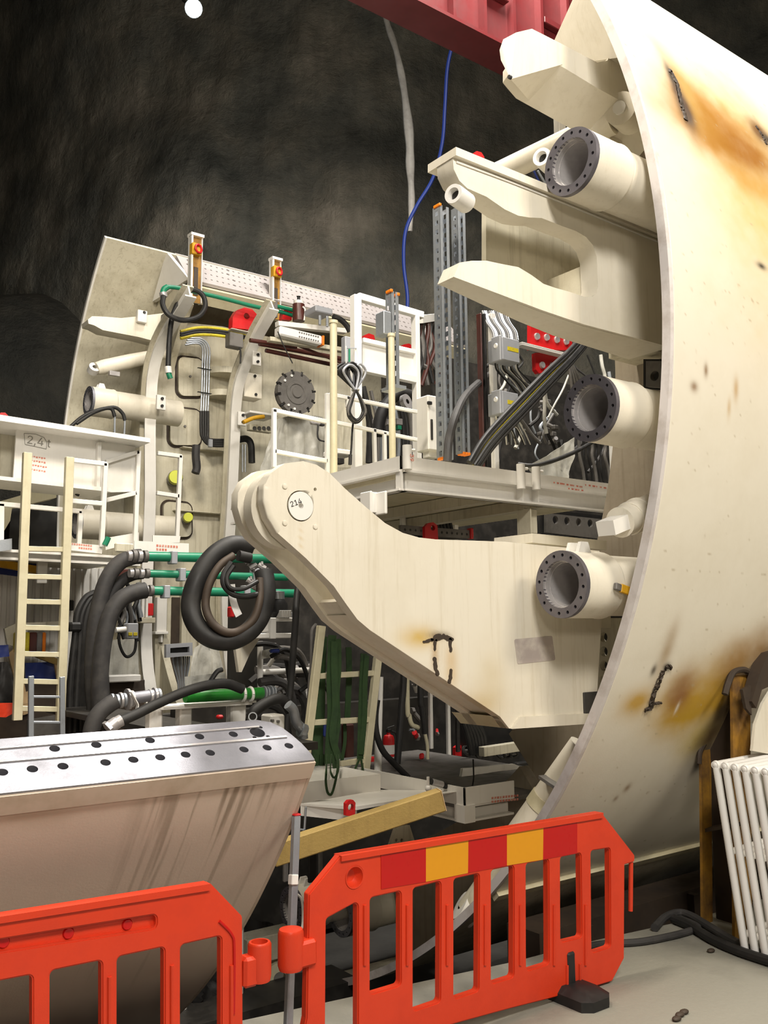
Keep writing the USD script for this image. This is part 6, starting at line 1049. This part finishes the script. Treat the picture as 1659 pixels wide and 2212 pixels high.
cb.add('beam', box(4.6, 16, 4.45, 4.75, -1.0, .22), rust_dark); cb.add('beam', box(4.8, 16, 5.0, 5.3, -1.0, -.3), dark); cb.add('beam', box(1.5, 4.4, 6.2, 6.6, -1.0, -.5), dark)
for k in range(6): cb.add('stiffener', box(5.0+k*1.2, 5.06+k*1.2, 4.39, 4.45, -1.0, .2), rust_dark)
cb.done()
bpd = Thing('base_pad', 'pale curved base pad with a round hole low between the barriers', 'pad'); bpd.add('pad', hull([PZ(x, y, z) for x, y, z in ((548, 2140, -.75), (600, 2168, -.75), (730, 2186, -.75), (735, 2158, -.75), (620, 2130, -.75))]+[PZ(x, y, -.75)-np.array([0, 0, .12]) for x, y in ((548, 2140), (600, 2168), (730, 2186), (735, 2158))]), paint_old); bpd.add('eye', lathe([(-.04, .05), (-.04, .12), (.04, .12), (.04, .05)], PZ(602, 2110, -.5), (.3, 1, 0), 20), beige_tube); bpd.add('shelf', boxY(535, 2032, 640, 2062, 6.6, .2), paint_old); bpd.done()
sheet('black_rags', [(535, 1985), (590, 1995), (605, 2030), (540, 2035)], 6.9, 'black oily rags low behind the left segment', rubber, 'rag', .06, .04)
sheet('oily_heap', [(400, 2160), (440, 2115), (480, 2085), (505, 2120), (560, 2165), (480, 2180)], 6.6, 'heap of oily scraps behind the left barrier', rubber, 'heap', .08, .05); boxthing('red_scrap', 'red scrap on the oily heap behind the left barrier', 'scrap', (404, 2152, 412, 2164, 6.2, .05, red))
single('shaded_casing', cat([box(3.6, 9.5, 8.6, 8.8, -.95, 1.4)]), dark, 'casing coloured dark for shade low in the middle of the machine', 'casing')  # shade deep in the machine put into the dark colour
for k, (x0, x1) in enumerate(((616, 624), (668, 684), (690, 698))): single('hanging_plate', boxY(x0, 1800 if k else 1612, x1, 1905, 7.0 if k else 5.45, .03), grime if k != 1 else rubber, ['left grey', 'middle black', 'right grey'][k]+' narrow plate hanging below the channel beam', 'plate')

# ================================================================ right side: posts, guard rails, floor hoses
hb = Thing('support_column', 'scorched yellow steel H-column welded under the shield at the right', 'column')
def col(px, Y, dx): return hull([PY(x, y, Y)+np.array([0, d, 0]) for x, y in px for d in (0, .02)]+[np.array([PY(x, 1960, Y)[0], Y+d, FZ]) for x in (px[0][0]+2, px[1][0]+2) for d in (0, .02)])
hb.add('left_flange', col(((1515, 1618), (1536, 1600)), 3.84, 0), rust_yel)
w0, w1 = PY(1528, 1602, 3.86), PY(1598, 1466, 3.57); hb.add('web', hull([w0, w1, w0*[1, 1, 0]+[0, 0, FZ], w1*[1, 1, 0]+[0, 0, FZ]]+[p+np.array([.012, .012, 0]) for p in (w0, w1, w0*[1, 1, 0]+[0, 0, FZ], w1*[1, 1, 0]+[0, 0, FZ])]), rust_dark)
hb.add('right_flange', col(((1582, 1456), (1620, 1450)), 3.54, 0), rust_yel)
hb.add('stiffener', hull([PY(1523, 1790, 3.84), PY(1600, 1775, 3.5), PY(1523, 1798, 3.84), PY(1600, 1784, 3.5), PY(1560, 1776, 3.86), PY(1560, 1786, 3.86)]), rust_dark); hb.add('stain_plate', hull([PY(x, y, 3.44)+np.array([0, d, 0]) for x, y in ((1604, 1490), (1622, 1480), (1624, 1545), (1612, 1530)) for d in (0, .02)]), rust_dark)
hb.add('weld', tube([PY(x, y, 3.52) for x, y in ((1566, 1500), (1572, 1478), (1584, 1452), (1604, 1446), (1618, 1452))], .022, 8), rust_dark); hb.add('weld', tube([PY(x, y, 3.83) for x, y in ((1510, 1650), (1512, 1625), (1522, 1606), (1540, 1590))], .018, 8), rust_dark); hb.done()
gs = Thing('scorched_gusset', 'black scorched gusset at the right picture edge', 'gusset'); gs.add('plate', plateY([(1659, 1410), (1690, 1400), (1690, 1470), (1646, 1490), (1634, 1530), (1624, 1515), (1640, 1460)], 3.42, .08), rust_dark); gs.done()
sg = Thing('curved_plate', 'cream curved plate edge at the right picture edge', 'plate'); sg.add('plate', plateY([(1720, 1440), (1672, 1480), (1648, 1520), (1632, 1565), (1626, 1622), (1720, 1640)], 3.42, .02), paint); sg.done()
P0 = PZ(1610, 2054, FZ+.025); T0 = PX(1547, 1652, P0[0]); dl = (T0-P0)
its = []
for k in range(7):
    o = np.array([-.008*k, -.072*k, 0]); b, tp = P0+o, P0+o+dl
    t = Thing('guard_rail_panel', 'x', 'guard rail'); L = 1.9; e = np.array([1.0, .06, 0])
    t.add('stile', rod(b, tp, .0235, 12), white_clean); t.add('stile', rod(b+e*L, tp+e*L, .0235, 12), white_clean); t.add('top_bar', rod(tp-e*.02, tp+e*(L+.02), .0235, 12), white_clean); t.add('middle_bar', rod(b+dl*.52, b+dl*.52+e*L, .020, 12), white_clean); t.add('bottom_bar', rod(b+dl*.08, b+dl*.08+e*L, .020, 12), white_clean)
    t.add('joint_ball', trimesh.creation.icosphere(2, .027), white_clean); t.parts[-1][1].apply_translation(tp); t.done(); its.append((k, t.prim))
ordinals(its, 'white tubular guard rail panel leaning in the stack at the right, %s from left', 'stacked guard rail panels')
def floorhose(px, r, m, label): single('floor_hose', tube([PZ(x, y, FZ+r) for x, y in px], r, 10, 6), m, label, 'hose')
floorhose([(1240, 2052), (1300, 2040), (1380, 2035), (1450, 2022), (1500, 2008), (1505, 2000), (1470, 1985)], .022, rubber_dusty, 'grey hose lying on the slab behind the right barrier')
floorhose([(1414, 2004), (1436, 1982), (1465, 1972), (1492, 1978), (1530, 2000), (1580, 2030), (1640, 2058), (1720, 2085)], .026, rubber_dusty, 'dark hose curving over the slab towards the guard rails, upper')
floorhose([(1455, 1985), (1490, 2000), (1540, 2030), (1600, 2056), (1690, 2085)], .03, rubber, 'dark hose curving over the slab towards the guard rails, lower')
sc = [(1470, 2145), (1450, 2190), (1540, 2058)]
its = []
for k, (x, y) in enumerate(((1469, 2196), (1478, 2190), (1536, 2057), (1462, 2205))):
    p = PZ(x, y, FZ); g = trimesh.creation.icosphere(1, .02); v = np.array(g.vertices)*(1.5, 1, .6)+p+np.array([0, 0, .01]); s_ = single('debris', trimesh.Trimesh(v, g.faces, process=False), rust_dark, 'x', 'debris'); its.append((x, s_.GetPrim()))
ordinals(its, 'small dark crumb of debris on the concrete slab, %s from left', 'crumbs on the slab')

single('pump_skid', box(PY(500, 1600, 5.6)[0], PY(636, 1600, 5.6)[0], 5.3, 9.55, PY(600, 1585, 5.9)[2]-.05, PY(600, 1585, 5.9)[2]), dark, 'dark oily skid deck behind the drilled joint plate', 'skid')
